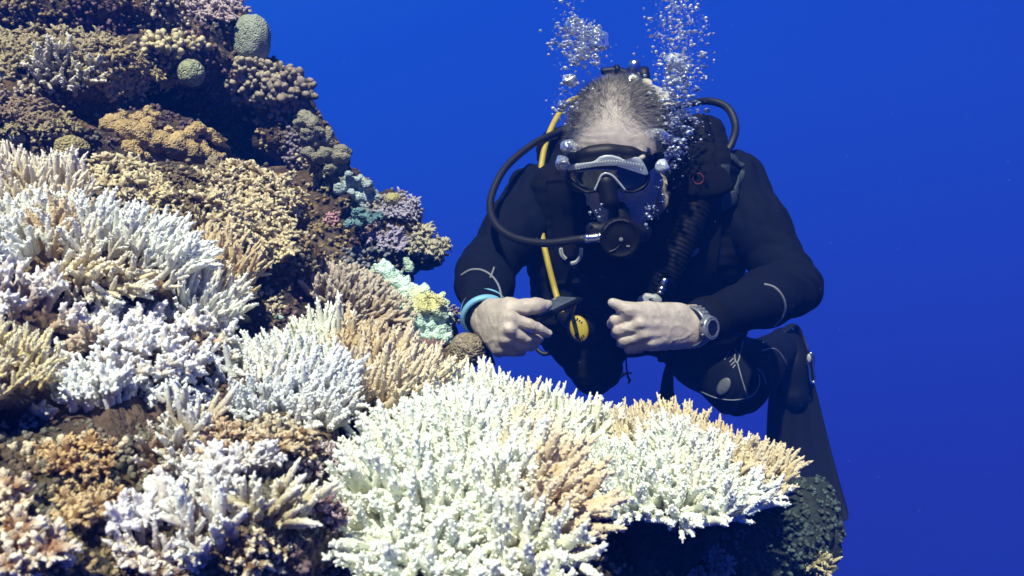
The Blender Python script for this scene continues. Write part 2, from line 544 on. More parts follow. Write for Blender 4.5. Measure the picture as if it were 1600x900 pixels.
def hit(px, py):
    d = unit(P(px, py, 1.0))
    loc, nor, _, dist = BVH.ray_cast(Vector((0, 0, 0)), Vector(d))
    if loc is None: return None
    n = np.array(nor)
    if n @ d > 0: n = -n
    return np.array(loc), n

# ------------------------------------------------------------------ coral growth forms
def finger(r, L, sides, rings, bend, seed, knob=.27, tip=.55):
    """one knobbly finger along +z, tapered with a rounded end; returns V, Q, height 0-1"""
    rg = np.random.default_rng(seed)
    t = np.linspace(0, 1, rings)
    rad = r * (1 - (1 - tip) * t ** 1.3)
    rad[-1] *= .35; rad[-2] *= .82
    a = np.linspace(0, 2 * math.pi, sides, endpoint=False)
    ph = rg.uniform(0, 6.28)
    cx = bend * t ** 2 * math.cos(ph) * L; cy = bend * t ** 2 * math.sin(ph) * L
    i, j = np.meshgrid(np.arange(rings), np.arange(sides), indexing='ij')
    k = 1 + knob * (((i + j) % 2) * 2 - 1) * np.where(i < rings - 1, 1, 0) * rg.uniform(.5, 1.3, i.shape)
    R = rad[:, None] * k
    z = t[:, None] * L + np.where((i + j) % 2 == 1, L / rings * .35, 0)      # corallites lean towards the tip
    V = np.stack([cx[:, None] + R * np.cos(a + i * .0), cy[:, None] + R * np.sin(a), z], -1).reshape(-1, 3)
    V = np.vstack([V, [[cx[-1], cy[-1], L * 1.015]]])
    Q = grid_quads(rings, sides)
    jj = np.arange(sides); b = (rings - 1) * sides
    T = np.stack([b + jj, b + (jj + 1) % sides, np.full(sides, len(V) - 1)], 1)
    h = np.concatenate([np.repeat(t, sides), [1.0]])
    return V, Q, T, h

def rot_to(d, spin=0.0):
    d = unit(d); u = np.array([1.0, 0, 0]) if abs(d[0]) < .8 else np.array([0, 1.0, 0])
    x = unit(np.cross(u, d)); y = np.cross(d, x)
    c, s = math.cos(spin), math.sin(spin)
    return np.stack([x * c + y * s, -x * s + y * c, d])      # rows: local axes

def branch_proto(seed, kind, lod):
    """a branch of unit length; kinds: stag (long finger set with corallites and side branchlets), digit (plain finger), bush (short, much
    forked), knob (stubby club)"""
    rg = np.random.default_rng(seed)
    S, RG = {2: (9, 13), 1: (8, 10), 0: (6, 7)}[lod]
    NUB = {2: 24, 1: 13, 0: 0}[lod]
    out = []
    def put(r, L, base, d, tip=.55, knob=.12, S_=S, R_=RG, h0=0.0, h1=1.0, bend=.12, nubs=0, nr=.045, nl=.10):
        base = np.asarray(base, float); d = unit(d)
        V, Q, T, h = finger(r, L, S_, R_, bend, int(rg.integers(1e9)), knob, tip)
        Rm = rot_to(d, rg.uniform(0, 6))
        out.append((V @ Rm + base, Q, T, h0 + (h1 - h0) * h))
        ring = V[:-1].reshape(R_, S_, 3).mean(1)                       # axis points
        a0 = rg.uniform(0, 6.28)
        for q in range(nubs):
            t = .12 + .84 * (q + rg.uniform(0, .6)) / nubs
            a = a0 + q * 2.39996
            c = np.array([np.interp(t, np.linspace(0, 1, R_), ring[:, i]) for i in range(3)])
            rr = r * (1 - (1 - tip) * t ** 1.3)
            o = np.array([math.cos(a), math.sin(a), 0])
            v2, q2, t2, _ = finger(nr * rg.uniform(.8, 1.25), nl * rg.uniform(.7, 1.3), 5, 3, 0, 1, 0, .9)
            v2 = v2 @ rot_to(o + np.array([0, 0, rg.uniform(.7, 1.3)]), 0) + c + o * rr * .55
            out.append((v2 @ Rm + base, q2, t2, np.full(len(v2), h0 + (h1 - h0) * min(1, t + .12))))
    if kind == 'stag':
        put(.080, 1.0, np.zeros(3), np.array([rg.normal(0, .05), rg.normal(0, .05), 1]), .50, nubs=int(NUB * 1.5), nr=.025, nl=.047, bend=.2)
        n = int(rg.integers(1, 5)); a0 = rg.uniform(0, 6.28)
        for q in range(n):
            a = a0 + q * 2.4; z = rg.uniform(.15, .6); L = rg.uniform(.28, .5) * (1.15 - z * .6)
            o = np.array([math.cos(a), math.sin(a), rg.uniform(1.3, 2.4)])
            put(.064, L, np.array([math.cos(a) * .04, math.sin(a) * .04, z]), o, .55, .12, max(6, S - 3), max(5, RG // 2), z, min(1, z + L * .8 + .15), nubs=int(NUB * L * 1.1), nr=.024, nl=.044)
    elif kind == 'digit':
        put(.15, 1.0, np.zeros(3), np.array([rg.normal(0, .06), rg.normal(0, .06), 1]), .62, .16, nubs=NUB // 2, nr=.06, nl=.11)
        if rg.random() < .6:
            a = rg.uniform(0, 6.28)
            put(.11, .5, np.array([0, 0, .3]), np.array([math.cos(a), math.sin(a), 1.1]), .6, .14, max(6, S - 2), max(5, RG // 2), .3, .9)
    elif kind == 'bush':
        put(.11, .62, np.zeros(3), np.array([0, 0, 1.]), .8, .12, nubs=NUB // 4, nr=.055)
        n = int(rg.integers(4, 8)); a0 = rg.uniform(0, 6.28)
        for q in range(n):
            a = a0 + q * 2.4; z = rg.uniform(.2, .58)
            o = np.array([math.cos(a), math.sin(a), rg.uniform(.5, 1.6)])
            put(.088, rg.uniform(.3, .5), np.array([0, 0, z]), o, .75, .14, max(6, S - 3), max(5, RG // 2), z, 1.0, nubs=NUB // 4, nr=.05, nl=.09)
    else:
        put(.24, 1.0, np.zeros(3), np.array([rg.normal(0, .1), rg.normal(0, .1), 1]), 1.1, .14, S_=S + 1, R_=RG, bend=.2)
        for q in range(int(rg.integers(1, 4))):
            a = rg.uniform(0, 6.28)
            put(.2, rg.uniform(.4, .6), np.array([0, 0, rg.uniform(.25, .5)]), np.array([math.cos(a), math.sin(a), rg.uniform(.4, 1.2)]), 1.1, .14, S, max(6, RG // 2), .3, 1.0)
    n = 0; Vs, Qs, Ts, Hs = [], [], [], []
    for V, Q, T, h in out:
        Vs.append(V); Qs.append(Q + n); Ts.append(T + n); Hs.append(h); n += len(V)
    return np.concatenate(Vs), np.concatenate(Qs), np.concatenate(Ts), np.concatenate(Hs)

PROTO = {}
def protos(kind, lod):
    if (kind, lod) not in PROTO:
        PROTO[(kind, lod)] = [branch_proto(1000 * lod + 37 * i + {'stag': 1, 'digit': 2, 'bush': 3, 'knob': 4}[kind], kind, lod) for i in range(9)]
    return PROTO[(kind, lod)]

def grow(pos, dirs, lens, thick, cols, kind, lod, rg, tipc=None, tipw=.5, on=.35):
    """all branches of one part in one mesh: positions, directions, lengths, thickness factor, base colours (n,3)"""
    pr = protos(kind, lod)
    which = rg.integers(0, len(pr), len(pos)); spin = rg.uniform(0, 6.28, len(pos))
    mb = MB()
    for i in range(len(pos)):
        V, Q, T, h = pr[which[i]]
        R = rot_to(dirs[i], spin[i])
        W = (V * np.array([lens[i] * thick[i], lens[i] * thick[i], lens[i]])) @ R + pos[i]
        c = cols[i][None, :]
        t = tipc[i][None, :] if tipc is not None else np.minimum(c * 1.25 + .04, .92)
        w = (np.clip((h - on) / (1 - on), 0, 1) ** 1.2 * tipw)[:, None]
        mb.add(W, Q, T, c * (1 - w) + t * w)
    return mb

def in_poly(x, y, poly):
    p = np.asarray(poly, float); n = len(p); r = np.zeros(len(x), bool)
    j = n - 1
    for i in range(n):
        c = ((p[i, 1] > y) != (p[j, 1] > y))
        xi = (p[j, 0] - p[i, 0]) * (y - p[i, 1]) / (p[j, 1] - p[i, 1] + 1e-12) + p[i, 0]
        r ^= c & (x < xi); j = i
    return r

def ellipse_poly(cx, cy, rx, ry, n=20, seed=0, rag=.18, tilt=0):
    rg = np.random.default_rng(seed); a = np.linspace(0, 2 * math.pi, n, endpoint=False)
    k = 1 + rag * rg.uniform(-1, 1, n)
    x, y = np.cos(a) * rx * k, np.sin(a) * ry * k; t = RAD(tilt)
    return [(cx + x[i] * math.cos(t) - y[i] * math.sin(t), cy + x[i] * math.sin(t) + y[i] * math.cos(t)) for i in range(n)]

M_white = mat('bleached_coral', None, .55, .05, 40, .25, 900, vcol=True, bdist=.0012, spec=.3, voro=True, sss=.35)
M_coral = mat('living_coral', None, .7, .10, 60, .5, 900, vcol=True, bdist=.0015, spec=.3, voro=True)

def patch_of(px, py, base, patches, rg):
    """index of the colour patch at each pixel position (0 = the colony's own colour)"""
    idx = np.zeros(len(px), int)
    for k, (cx, cy, rx, ry, colr, _) in enumerate(patches):
        q = ((px - cx) / rx) ** 2 + ((py - cy) / ry) ** 2 + rg.normal(0, .32, len(px))
        idx[q < 1] = k + 1
    return idx

def clumps(pos, reach):
    """labels of the groups of points linked within reach"""
    n = len(pos); lab = np.arange(n)
    D = np.linalg.norm(pos[:, None] - pos[None], axis=2) < reach
    while True:
        new = np.where(D, lab[None, :], n).min(1)
        if (new == lab).all(): return lab
        lab = new

def parts_of(idx, pos, reach):
    """splits each colour patch into its separate clumps; stray branches go back to the colony's own colour or are dropped"""
    out = []
    idx = idx.copy()
    for k in range(idx.max(), -1, -1):
        w = np.nonzero(idx == k)[0]
        if not len(w): continue
        lab = clumps(pos[w], reach)
        for l in np.unique(lab):
            s = w[lab == l]
            if len(s) < 5:
                if k > 0: idx[s] = 0
                continue
            out.append((k, s))
    return out

def colony(name, label, cat, poly, anchors, base, tip=None, patches=(), spacing=.016, length=(.032, .05), thick=1.0, kind='stag', lod=1,
           dome=.02, splay=.9, up=.35, seed=1, group=None, mat_=None, slab=.012, tipw=.55, basecol=None, stalk=.06, jit=.09, thin=1.0, gapcut=-.74, lean=.30, warm=.5):
    """a plate or mound colony: branches on a domed plate lying in the plane through three anchors (px, py, depth)"""
    rg = np.random.default_rng(seed)
    A = [P(*a) for a in anchors]
    n = unit(np.cross(A[1] - A[0], A[2] - A[0]))
    if n[2] < 0: n = -n
    u = unit(A[1] - A[0]); v = np.cross(n, u)
    def unproj(px, py):
        d = np.stack([(np.asarray(px) - 800) / FPX, np.ones(len(px)), (450 - np.asarray(py)) / FPX], 1)
        return d * ((A[0] @ n) / (d @ n))[:, None]
    pp = np.asarray(poly, float)
    W = unproj(pp[:, 0], pp[:, 1])
    L2 = np.stack([(W - A[0]) @ u, (W - A[0]) @ v], 1)
    cen = L2.mean(0)
    Rm = np.sqrt(((L2 - cen) ** 2).sum(1)).mean()
    lo, hi = L2.min(0), L2.max(0)
    gx = np.arange(lo[0], hi[0], spacing); gy = np.arange(lo[1], hi[1], spacing * .866)
    X, Y = np.meshgrid(gx, gy)
    X = X + (np.arange(len(gy)) % 2)[:, None] * spacing * .5
    X = X.ravel() + rg.normal(0, spacing * .22, X.size); Y = Y.ravel() + rg.normal(0, spacing * .22, Y.size)
    gap = vnoise(np.stack([X, Y, X * 0 + seed * 3.3], 1), 32, seed + 9)
    m = in_poly(X, Y, L2) & (rg.random(X.size) < thin) & (gap > gapcut)
    X, Y = X[m], Y[m]
    # radius relative to the rim, in the direction of each point
    ang = np.arctan2(L2[:, 1] - cen[1], L2[:, 0] - cen[0]); rr = np.hypot(L2[:, 0] - cen[0], L2[:, 1] - cen[1])
    o = np.argsort(ang); ang, rr = ang[o], rr[o]
    rim = lambda x, y: np.interp(np.arctan2(y - cen[1], x - cen[0]), np.r_[ang - 6.2832, ang, ang + 6.2832], np.r_[rr, rr, rr])
    rho = np.clip(np.hypot(X - cen[0], Y - cen[1]) / (rim(X, Y) + 1e-9), 0, 1.1)
    H = dome * (1 - rho ** 2) + .006 * vnoise(np.stack([X, Y, X * 0 + seed], 1), 25, seed)
    pos = A[0] + X[:, None] * u + Y[:, None] * v + H[:, None] * n
    outv = unit((X - cen[0])[:, None] * u + (Y - cen[1])[:, None] * v)
    dirs = unit(n * (1 - .65 * rho ** 5)[:, None] + outv * (splay * rho ** 1.3)[:, None] + np.array([0, 0, 1.]) * (up * (1 - rho ** 4))[:, None] + rg.normal(0, jit, (len(X), 3))
                + lean * np.stack([vnoise(pos, 14, seed + 21), vnoise(pos, 14, seed + 22), vnoise(pos, 14, seed + 23)], 1))
    lens = rg.uniform(*length, len(X)) * (1 + .38 * vnoise(pos, 22, seed + 3)) * (1 - .15 * rho)
    th = thick * rg.uniform(.85, 1.15, len(X)) * (np.mean(length) / lens) ** .6
    px = pos[:, 0] / pos[:, 1] * FPX + 800; py = 450 - pos[:, 2] / pos[:, 1] * FPX
    root = empty(name, cen[0] * u + cen[1] * v + A[0] - n * (slab), label, cat, group)
    idx = patch_of(px, py, base, patches, rg)
    allc = [(base, tip, None)] + [(p[4][0], p[4][1], p[5]) for p in patches]
    for k, s in parts_of(idx, pos, .034):
        bc, tc_, lab = allc[k]
        c = np.asarray(bc)[None, :] * (1 + .10 * vnoise(pos[s], 30, 5) + rg.normal(0, .05, len(s)))[:, None]
        if k == 0 and warm > 0:
            w_ = np.clip(fbm(pos[s], 16, 2, seed + 40) * 1.6 + .15, 0, 1)[:, None] * warm
            c = c * (1 - w_) + np.array([.66, .50, .24]) * w_
        t = np.tile(np.asarray(tc_ if tc_ is not None else np.minimum(np.asarray(bc) * 1.2 + .05, .9)), (len(s), 1))
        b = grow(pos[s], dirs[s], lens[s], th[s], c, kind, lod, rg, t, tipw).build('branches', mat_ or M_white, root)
        if lab: b['label'] = lab
    # the plate the branches stand on, with its rough underside drawn in to a stalk
    ns, na = 12, 120
    aa = np.linspace(-math.pi, math.pi, na, endpoint=False)
    r0 = np.interp(aa, np.r_[ang - 6.2832, ang, ang + 6.2832], np.r_[rr, rr, rr]) * .90
    rings = []
    for s in np.linspace(0.02, 1, ns):
        rings.append((s, dome * (1 - s * s) + .001))
    for s, z in ((.99, -slab * .5), (.93, -slab), (.75, -slab * 1.4), (.5, -slab * 1.8 - stalk * .3), (.3, -slab * 2 - stalk), (.02, -slab * 2 - stalk)):
        rings.append((s, z))
    V = []
    for s, z in rings:
        q = A[0] + (cen[0] + np.cos(aa) * r0 * s)[:, None] * u + (cen[1] + np.sin(aa) * r0 * s)[:, None] * v + z * n
        V.append(q)
    V = np.concatenate(V)
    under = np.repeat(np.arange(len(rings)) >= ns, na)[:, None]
    V += (n * (.006 * fbm(V, 40, 3, seed) + .007 * fbm(V, 130, 3, seed + 2) + .010 * (.5 - cell(V, 75, seed)[0]))[:, None]) + np.where(under, .014, .004) * np.stack([vnoise(V, 60, 1), vnoise(V, 60, 2), vnoise(V, 60, 3)], 1)
    bcol = np.asarray(basecol if basecol is not None else np.asarray(base) * np.array([.42, .36, .30]))
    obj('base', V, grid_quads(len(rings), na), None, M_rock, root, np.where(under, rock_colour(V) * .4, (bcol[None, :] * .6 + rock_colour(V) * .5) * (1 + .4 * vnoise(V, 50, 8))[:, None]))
    return root

def crust(name, label, cat, poly, base, tip=None, spacing=12, length=(.02, .03), thick=1.0, kind='bush', lod=1, seed=1, up=.5, group=None, mat_=None,
          tipw=.6, jit=.2, toward=.15, sink=.004, patches=(), lift=0.0, basecol=None, on=.5):
    """a colony that coats the reef: branches on the rock where the pixels of the outline meet it; spacing in px"""
    rg = np.random.default_rng(seed)
    pp = np.asarray(poly, float); lo, hi = pp.min(0), pp.max(0)
    gx = np.arange(lo[0], hi[0], spacing); gy = np.arange(lo[1], hi[1], spacing * .8)
    X, Y = np.meshgrid(gx, gy); X = X + (np.arange(len(gy)) % 2)[:, None] * spacing * .5
    X = X.ravel() + rg.normal(0, spacing * .25, X.size); Y = Y.ravel() + rg.normal(0, spacing * .25, Y.size)
    m = in_poly(X, Y, pp)
    pos, nor, pxy = [], [], []
    for x, y in zip(X[m], Y[m]):
        h = hit(x, y)
        if h is not None: pos.append(h[0]); nor.append(h[1]); pxy.append((x, y))
    if len(pos) < 3: print('EMPTY crust', label); return None
    pos, nor, pxy = np.array(pos), np.array(nor), np.array(pxy)
    md = np.median(pos[:, 1]); ok = np.abs(pos[:, 1] - md) < .22
    pos, nor, pxy = pos[ok], nor[ok], pxy[ok]
    cen = pos.mean(0)
    dirs = unit(nor * .9 + np.array([0, -toward, up]) + rg.normal(0, jit, pos.shape) + .35 * unit(pos - cen))
    lens = rg.uniform(*length, len(pos))
    th = thick * rg.uniform(.85, 1.15, len(pos))
    root = empty(name, cen, label, cat, group)
    idx = patch_of(pxy[:, 0], pxy[:, 1], base, patches, rg)
    allc = [(base, tip, None)] + [(p[4][0], p[4][1], p[5]) for p in patches]
    ps = sorted(parts_of(idx, pos, .03), key=lambda q: -len(q[1]))
    if not ps:
        print('NO PARTS', label); bpy.data.objects.remove(root); return None
    for k, s in ps[:1] + [q for q in ps[1:] if q[0] > 0]:
        bc, tc_, lab = allc[k]
        c = np.asarray(bc)[None, :] * (1 + .12 * vnoise(pos[s], 40, 5) + rg.normal(0, .06, len(s)))[:, None]
        t = np.tile(np.asarray(tc_ if tc_ is not None else np.minimum(np.asarray(bc) * 1.3 + .04, .9)), (len(s), 1))
        b = grow(pos[s] - nor[s] * sink + np.array([0, 0, lift]), dirs[s], lens[s], th[s], c, kind, lod, rg, t, tipw, on).build('branches', mat_ or M_coral, root)
        if lab: b['label'] = lab
    return root

def mound(name, label, cat, px, py, r, col, d=None, squash=(1, 1, .85), pattern='pore', amp=.05, seed=1, lobes=0, sink=.35, group=None, spots=None, res=(72, 44), pscale=1.0, mat_=None):
    """a massive coral: a rounded head on the reef; pattern: pore (smooth), brain (cells with ridges), warty"""
    h = hit(px, py)
    if d is None:
        dd = h[0][1] if h is not None else 1.3
    else: dd = d
    rm = r * dd / FPX
    c = P(px, py, dd + rm * (sink if d is None else .0))
    V, Q, _ = ball((0, 0, 0), 1.0, None, *res)
    V = V * (1 + amp * 2.2 * fbm(V + seed * 3.1, 1.3, 3, seed))[:, None]
    dirn = unit(V)
    if lobes:
        f, _ = cell(V + seed, lobes, seed); V = V * (1 + amp * 2.5 * (.55 - f))[:, None]
    W = V * rm
    if pattern == 'brain':
        f, _ = cell(W + seed, 95 * pscale, seed + 2); bump = np.minimum(f, .62); W = W - dirn * ((.62 - bump) * rm * .14)[:, None]
        shade = np.clip(1.25 - bump * .95, 0, 1.25)
    elif pattern == 'warty':
        f, _ = cell(W + seed, 60 * pscale, seed + 2); W = W + dirn * ((.6 - f) * rm * .16)[:, None]; shade = 1.12 - f * .3
    else:
        W = W + dirn * (fbm(W, 70, 2, seed) * rm * .05)[:, None]; shade = 1 + .15 * fbm(W, 60, 3, seed)
    W = W * np.array(squash) + c
    C = np.tile(np.asarray(col), (len(W), 1)) * shade[:, None] * (1 + .12 * vnoise(W, 35, seed))[:, None]
    if spots is not None:
        for (sx, sy, sr, scol) in spots:
            px_ = W[:, 0] / W[:, 1] * FPX + 800; py_ = 450 - W[:, 2] / W[:, 1] * FPX
            k = np.clip(1.3 - np.hypot(px_ - sx, py_ - sy) / sr + .25 * vnoise(W, 50, 4), 0, 1)[:, None]
            C = C * (1 - k) + np.asarray(scol) * k
    o = obj(name, W, Q, None, mat_ or M_mound, None, C)
    return tag(o, label, cat, group)
M_mound = mat('massive_coral', None, .8, .28, 110, .8, 260, vcol=True, bdist=.0045, spec=.2, voro=True)

def scatter(n, fn, gap, seed):
    """lobe centres from fn(rng), no two closer than gap px"""
    rg = np.random.default_rng(seed); out = []
    for _ in range(n * 30):
        q = fn(rg)
        if all(math.hypot(q[0] - p[0], q[1] - p[1]) > gap for p in out): out.append(q)
        if len(out) >= n: break
    return out

def one_piece(V, Q):
    """keeps the largest connected piece of a mesh"""
    lab = np.arange(len(V))
    while True:
        m = lab[Q].min(1); new = lab.copy()
        for i in range(4): np.minimum.at(new, Q[:, i], m)
        new = np.minimum(new, new[new])
        if (new == lab).all(): break
        lab = new
    u, c = np.unique(lab, return_counts=True)
    keep = lab == u[c.argmax()]
    idx = np.cumsum(keep) - 1
    return V[keep], idx[Q[keep[Q[:, 0]]]]

def knobs(name, label, cat, items, col, vox=.005, k=.003, seed=1, d=None, group=None, warty=.0, mat_=None, sq=.9, lift=.3):
    """a lobed coral: rounded lobes grown together; items (px, py, r px[, depth])"""
    s = Solid(vox)
    for it in items:
        dd = it[3] if len(it) > 3 else d
        if dd is None:
            h = hit(it[0], it[1]); dd = h[0][1] if h is not None else 1.4
        rm = it[2] * dd / FPX
        s.ell(P(it[0], it[1], dd + rm * lift), (rm, rm, rm * sq), None, k)
    V, Q = one_piece(*s.mesh()); V = relax(V, Q, 1); N = vnormals(V, Q)
    f, _ = cell(V, 70, seed)
    g_, _ = cell(V, 105, seed + 4)
    V = V + N * (.005 * fbm(V, 30, 3, seed) + warty * (.55 - f) + .0065 * (.5 - g_))[:, None]
    C = np.tile(np.asarray(col), (len(V), 1)) * (1 + .55 * fbm(V, 25, 3, seed) + .5 * (.5 - g_) + (.2 if warty else .08) * (.5 - f))[:, None]
    return tag(obj(name, V, Q, None, mat_ or M_mound, None, C), label, cat, group)
# ------------------------------------------------------------------ the corals
WHITE = (.79, .82, .66); WTIP = (.88, .91, .84)
ICE = (.70, .73, .72); ITIP = (.86, .88, .87)
LAV = (.74, .69, .62); LTIP = (.88, .86, .82)
CREAM = (.72, .62, .40); CTIP = (.88, .84, .70)
TAN = (.56, .46, .27); TTIP = (.80, .73, .54)
PEACH = (.50, .37, .20); PTIP = (.76, .66, .46)
BROWN = (.20, .13, .08); BTIP = (.62, .52, .40)
FAWN = (.22, .15, .08); FTIP = (.80, .72, .45)

colony('bleached_coral', 'big bone-white branching coral mound in the middle foreground with a tan patch on its right', 'coral',
       [(552, 805), (590, 730), (630, 700), (720, 678), (790, 686), (842, 720), (872, 775), (872, 850), (860, 940), (600, 940), (556, 870)],
       [(600, 640, .98), (900, 680, .95), (640, 900, .56)], WHITE, WTIP,
       [(850, 730, 64, 52, ((.74, .64, .42), (.86, .80, .62)), 'pale straw unbleached branches'), (868, 800, 60, 56, ((.62, .48, .30), (.84, .74, .56)), 'pinkish brown unbleached branches')],
       spacing=.0110, length=(.045, .070), thick=1.12, kind='stag', lod=2, dome=.022, splay=1.5, up=.25, seed=3)
colony('bleached_coral', 'white table coral at the right end of the reef, its back edge still fawn', 'coral',
       [(880, 745), (940, 722), (1060, 730), (1140, 750), (1190, 772), (1196, 792), (1150, 812), (1080, 822), (980, 815), (905, 788)],
       [(930, 728, .98), (1230, 775, .97), (1060, 840, .76)], WHITE, WTIP,
       [(1190, 758, 70, 22, (TAN, TTIP), 'fawn unbleached branches')],
       spacing=.0108, length=(.042, .062), thick=1.1, kind='stag', lod=2, dome=.02, splay=1.4, up=.3, seed=5)
colony('bleached_coral', 'long white coral ridge below the hands of the diver with one tan spire cluster', 'coral',
       [(610, 650), (700, 632), (800, 655), (900, 678), (985, 700), (960, 730), (880, 725), (780, 712), (640, 700)],
       [(640, 626, 1.12), (970, 692, 1.12), (800, 700, .98)], WHITE, WTIP,
       [(828, 640, 20, 30, (CREAM, CTIP), 'straw coloured spire')],
       spacing=.0116, length=(0.046, 0.069), kind='stag', lod=1, dome=.012, splay=.8, up=.55, seed=8)
colony('branching_coral', 'sandy tan branching coral ridge behind the white table coral, against open water', 'coral',
       [(975, 690), (1050, 698), (1140, 728), (1208, 754), (1208, 772), (1130, 752), (1030, 728), (980, 716)],
       [(980, 688, 1.1), (1240, 764, 1.05), (1100, 740, .98)], TAN, TTIP,
       [(1120, 722, 26, 24, (PEACH, PTIP), 'browner branches')],
       spacing=.0116, length=(0.044, 0.064), kind='stag', lod=1, dome=.01, splay=.6, up=.6, seed=11, mat_=M_coral)
colony('branching_coral', 'peach and tan branching coral below the turquoise coral, white at its left shoulder', 'coral',
       [(452, 560), (500, 545), (560, 556), (640, 592), (700, 612), (640, 642), (580, 660), (540, 645), (500, 625)],
       [(480, 540, 1.08), (680, 600, 1.08), (560, 660, .85)], (.64, .54, .36), (.84, .78, .64),
       [(480, 565, 60, 46, (WHITE, WTIP), 'bleached white branches'), (560, 585, 40, 26, (PEACH, PTIP), 'peach branches'), (680, 615, 28, 20, (CREAM, CTIP), 'cream branches')],
       spacing=.0116, length=(0.046, 0.067), kind='stag', lod=1, dome=.02, splay=.8, up=.5, seed=13, mat_=M_coral)
colony('bleached_coral', 'ice-blue and white bleached coral plate left of the big white mound', 'coral',
       [(300, 604), (350, 586), (420, 570), (500, 565), (530, 605), (545, 655), (525, 692), (430, 680), (370, 668), (320, 640)],
       [(300, 570, .95), (520, 560, 1.0), (420, 690, .70)], ICE, ITIP,
       [(440, 575, 80, 32, (WHITE, WTIP), 'chalk white branches')],
       spacing=.0108, length=(.036, .054), thick=1.05, kind='stag', lod=2, dome=.015, splay=1.4, up=.2, gapcut=-.55, basecol=(.14, .10, .07), seed=17)
# ---- left terrace
colony('bleached_coral', 'cream branching coral at the left edge of the photo above the white terrace', 'coral',
       [(-40, 290), (60, 285), (118, 282), (140, 325), (60, 345), (-40, 355)],
       [(0, 285, 1.02), (115, 285, 1.06), (50, 350, .88)], (.74, .66, .50), (.88, .84, .72),
       spacing=.0115, length=(.034, .050), kind='stag', lod=1, dome=.015, splay=.9, up=.3, seed=19)
colony('bleached_coral', 'broad white terrace of bleached branching coral at mid left, yellow along its lower edge', 'coral',
       [(-50, 350), (60, 350), (140, 375), (260, 372), (292, 415), (262, 455), (170, 462), (90, 448), (0, 420), (-50, 410)],
       [(0, 340, .92), (260, 370, 1.0), (130, 460, .76)], (.80, .81, .72), WTIP,
       [(130, 440, 95, 26, (CREAM, CTIP), 'yellow cream branches'), (95, 385, 34, 20, (PEACH, PTIP), 'brownish branches')],
       spacing=.0105, length=(.034, .052), thick=1.1, kind='stag', lod=2, dome=.02, splay=1.4, up=.2, gapcut=-.5, basecol=(.16, .10, .05), seed=23)
colony('branching_coral', 'orange tan branching coral tip at the right end of the white terrace', 'coral',
       [(285, 415), (330, 408), (392, 442), (382, 470), (320, 468), (290, 450)],
       [(290, 410, 1.06), (390, 440, 1.06), (330, 470, .95)], PEACH, PTIP,
       spacing=.0116, length=(0.038, 0.059), kind='stag', lod=1, dome=.012, splay=1.0, up=.4, seed=29, mat_=M_coral)
colony('bleached_coral', 'white bleached coral fan below the orange tan tip, over the dark hollow', 'coral',
       [(235, 462), (300, 455), (375, 482), (362, 502), (300, 500), (245, 490)],
       [(240, 455, .98), (375, 480, .98), (300, 505, .84)], (.80, .81, .72), WTIP,
       spacing=.0120, length=(0.034, 0.051), kind='stag', lod=1, dome=.01, splay=1.2, up=.3, seed=31)
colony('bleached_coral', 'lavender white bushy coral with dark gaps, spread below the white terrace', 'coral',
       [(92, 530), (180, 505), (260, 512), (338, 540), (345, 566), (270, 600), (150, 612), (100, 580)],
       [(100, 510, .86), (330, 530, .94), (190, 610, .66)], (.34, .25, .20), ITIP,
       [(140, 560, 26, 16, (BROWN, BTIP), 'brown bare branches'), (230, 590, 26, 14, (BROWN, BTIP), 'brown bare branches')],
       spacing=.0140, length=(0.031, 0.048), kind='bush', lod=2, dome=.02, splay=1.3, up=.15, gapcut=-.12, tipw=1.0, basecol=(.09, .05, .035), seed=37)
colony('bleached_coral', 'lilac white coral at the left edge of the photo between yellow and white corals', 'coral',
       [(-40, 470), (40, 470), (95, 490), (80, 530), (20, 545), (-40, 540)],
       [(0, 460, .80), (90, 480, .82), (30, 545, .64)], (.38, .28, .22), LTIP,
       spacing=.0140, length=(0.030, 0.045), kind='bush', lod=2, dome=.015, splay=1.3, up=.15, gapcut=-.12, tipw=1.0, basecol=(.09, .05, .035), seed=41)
colony('bleached_coral', 'yellowish cream coral knot at the lower left edge under the lilac one', 'coral',
       [(-40, 550), (40, 552), (85, 590), (60, 625), (-40, 630)],
       [(0, 550, .70), (85, 585, .72), (20, 630, .56)], (.78, .66, .34), (.90, .86, .66),
       spacing=.0120, length=(.024, .036), kind='stag', lod=2, dome=.015, splay=1.2, up=.2, gapcut=-.4, basecol=(.12, .08, .03), seed=43)
colony('bleached_coral', 'white coral band with yellow hints under the lavender bush, lower left', 'coral',
       [(85, 640), (170, 622), (260, 628), (300, 650), (250, 682), (150, 690), (95, 672)],
       [(90, 630, .68), (290, 640, .76), (190, 690, .57)], (.74, .76, .76), WTIP,
       [(215, 668, 40, 14, ((.78, .68, .36), CTIP), 'yellow branches')],
       spacing=.0140, length=(0.025, 0.039), kind='bush', lod=2, dome=.012, splay=1.3, up=.15, gapcut=-.12, tipw=1.0, basecol=(.09, .05, .035), seed=47)

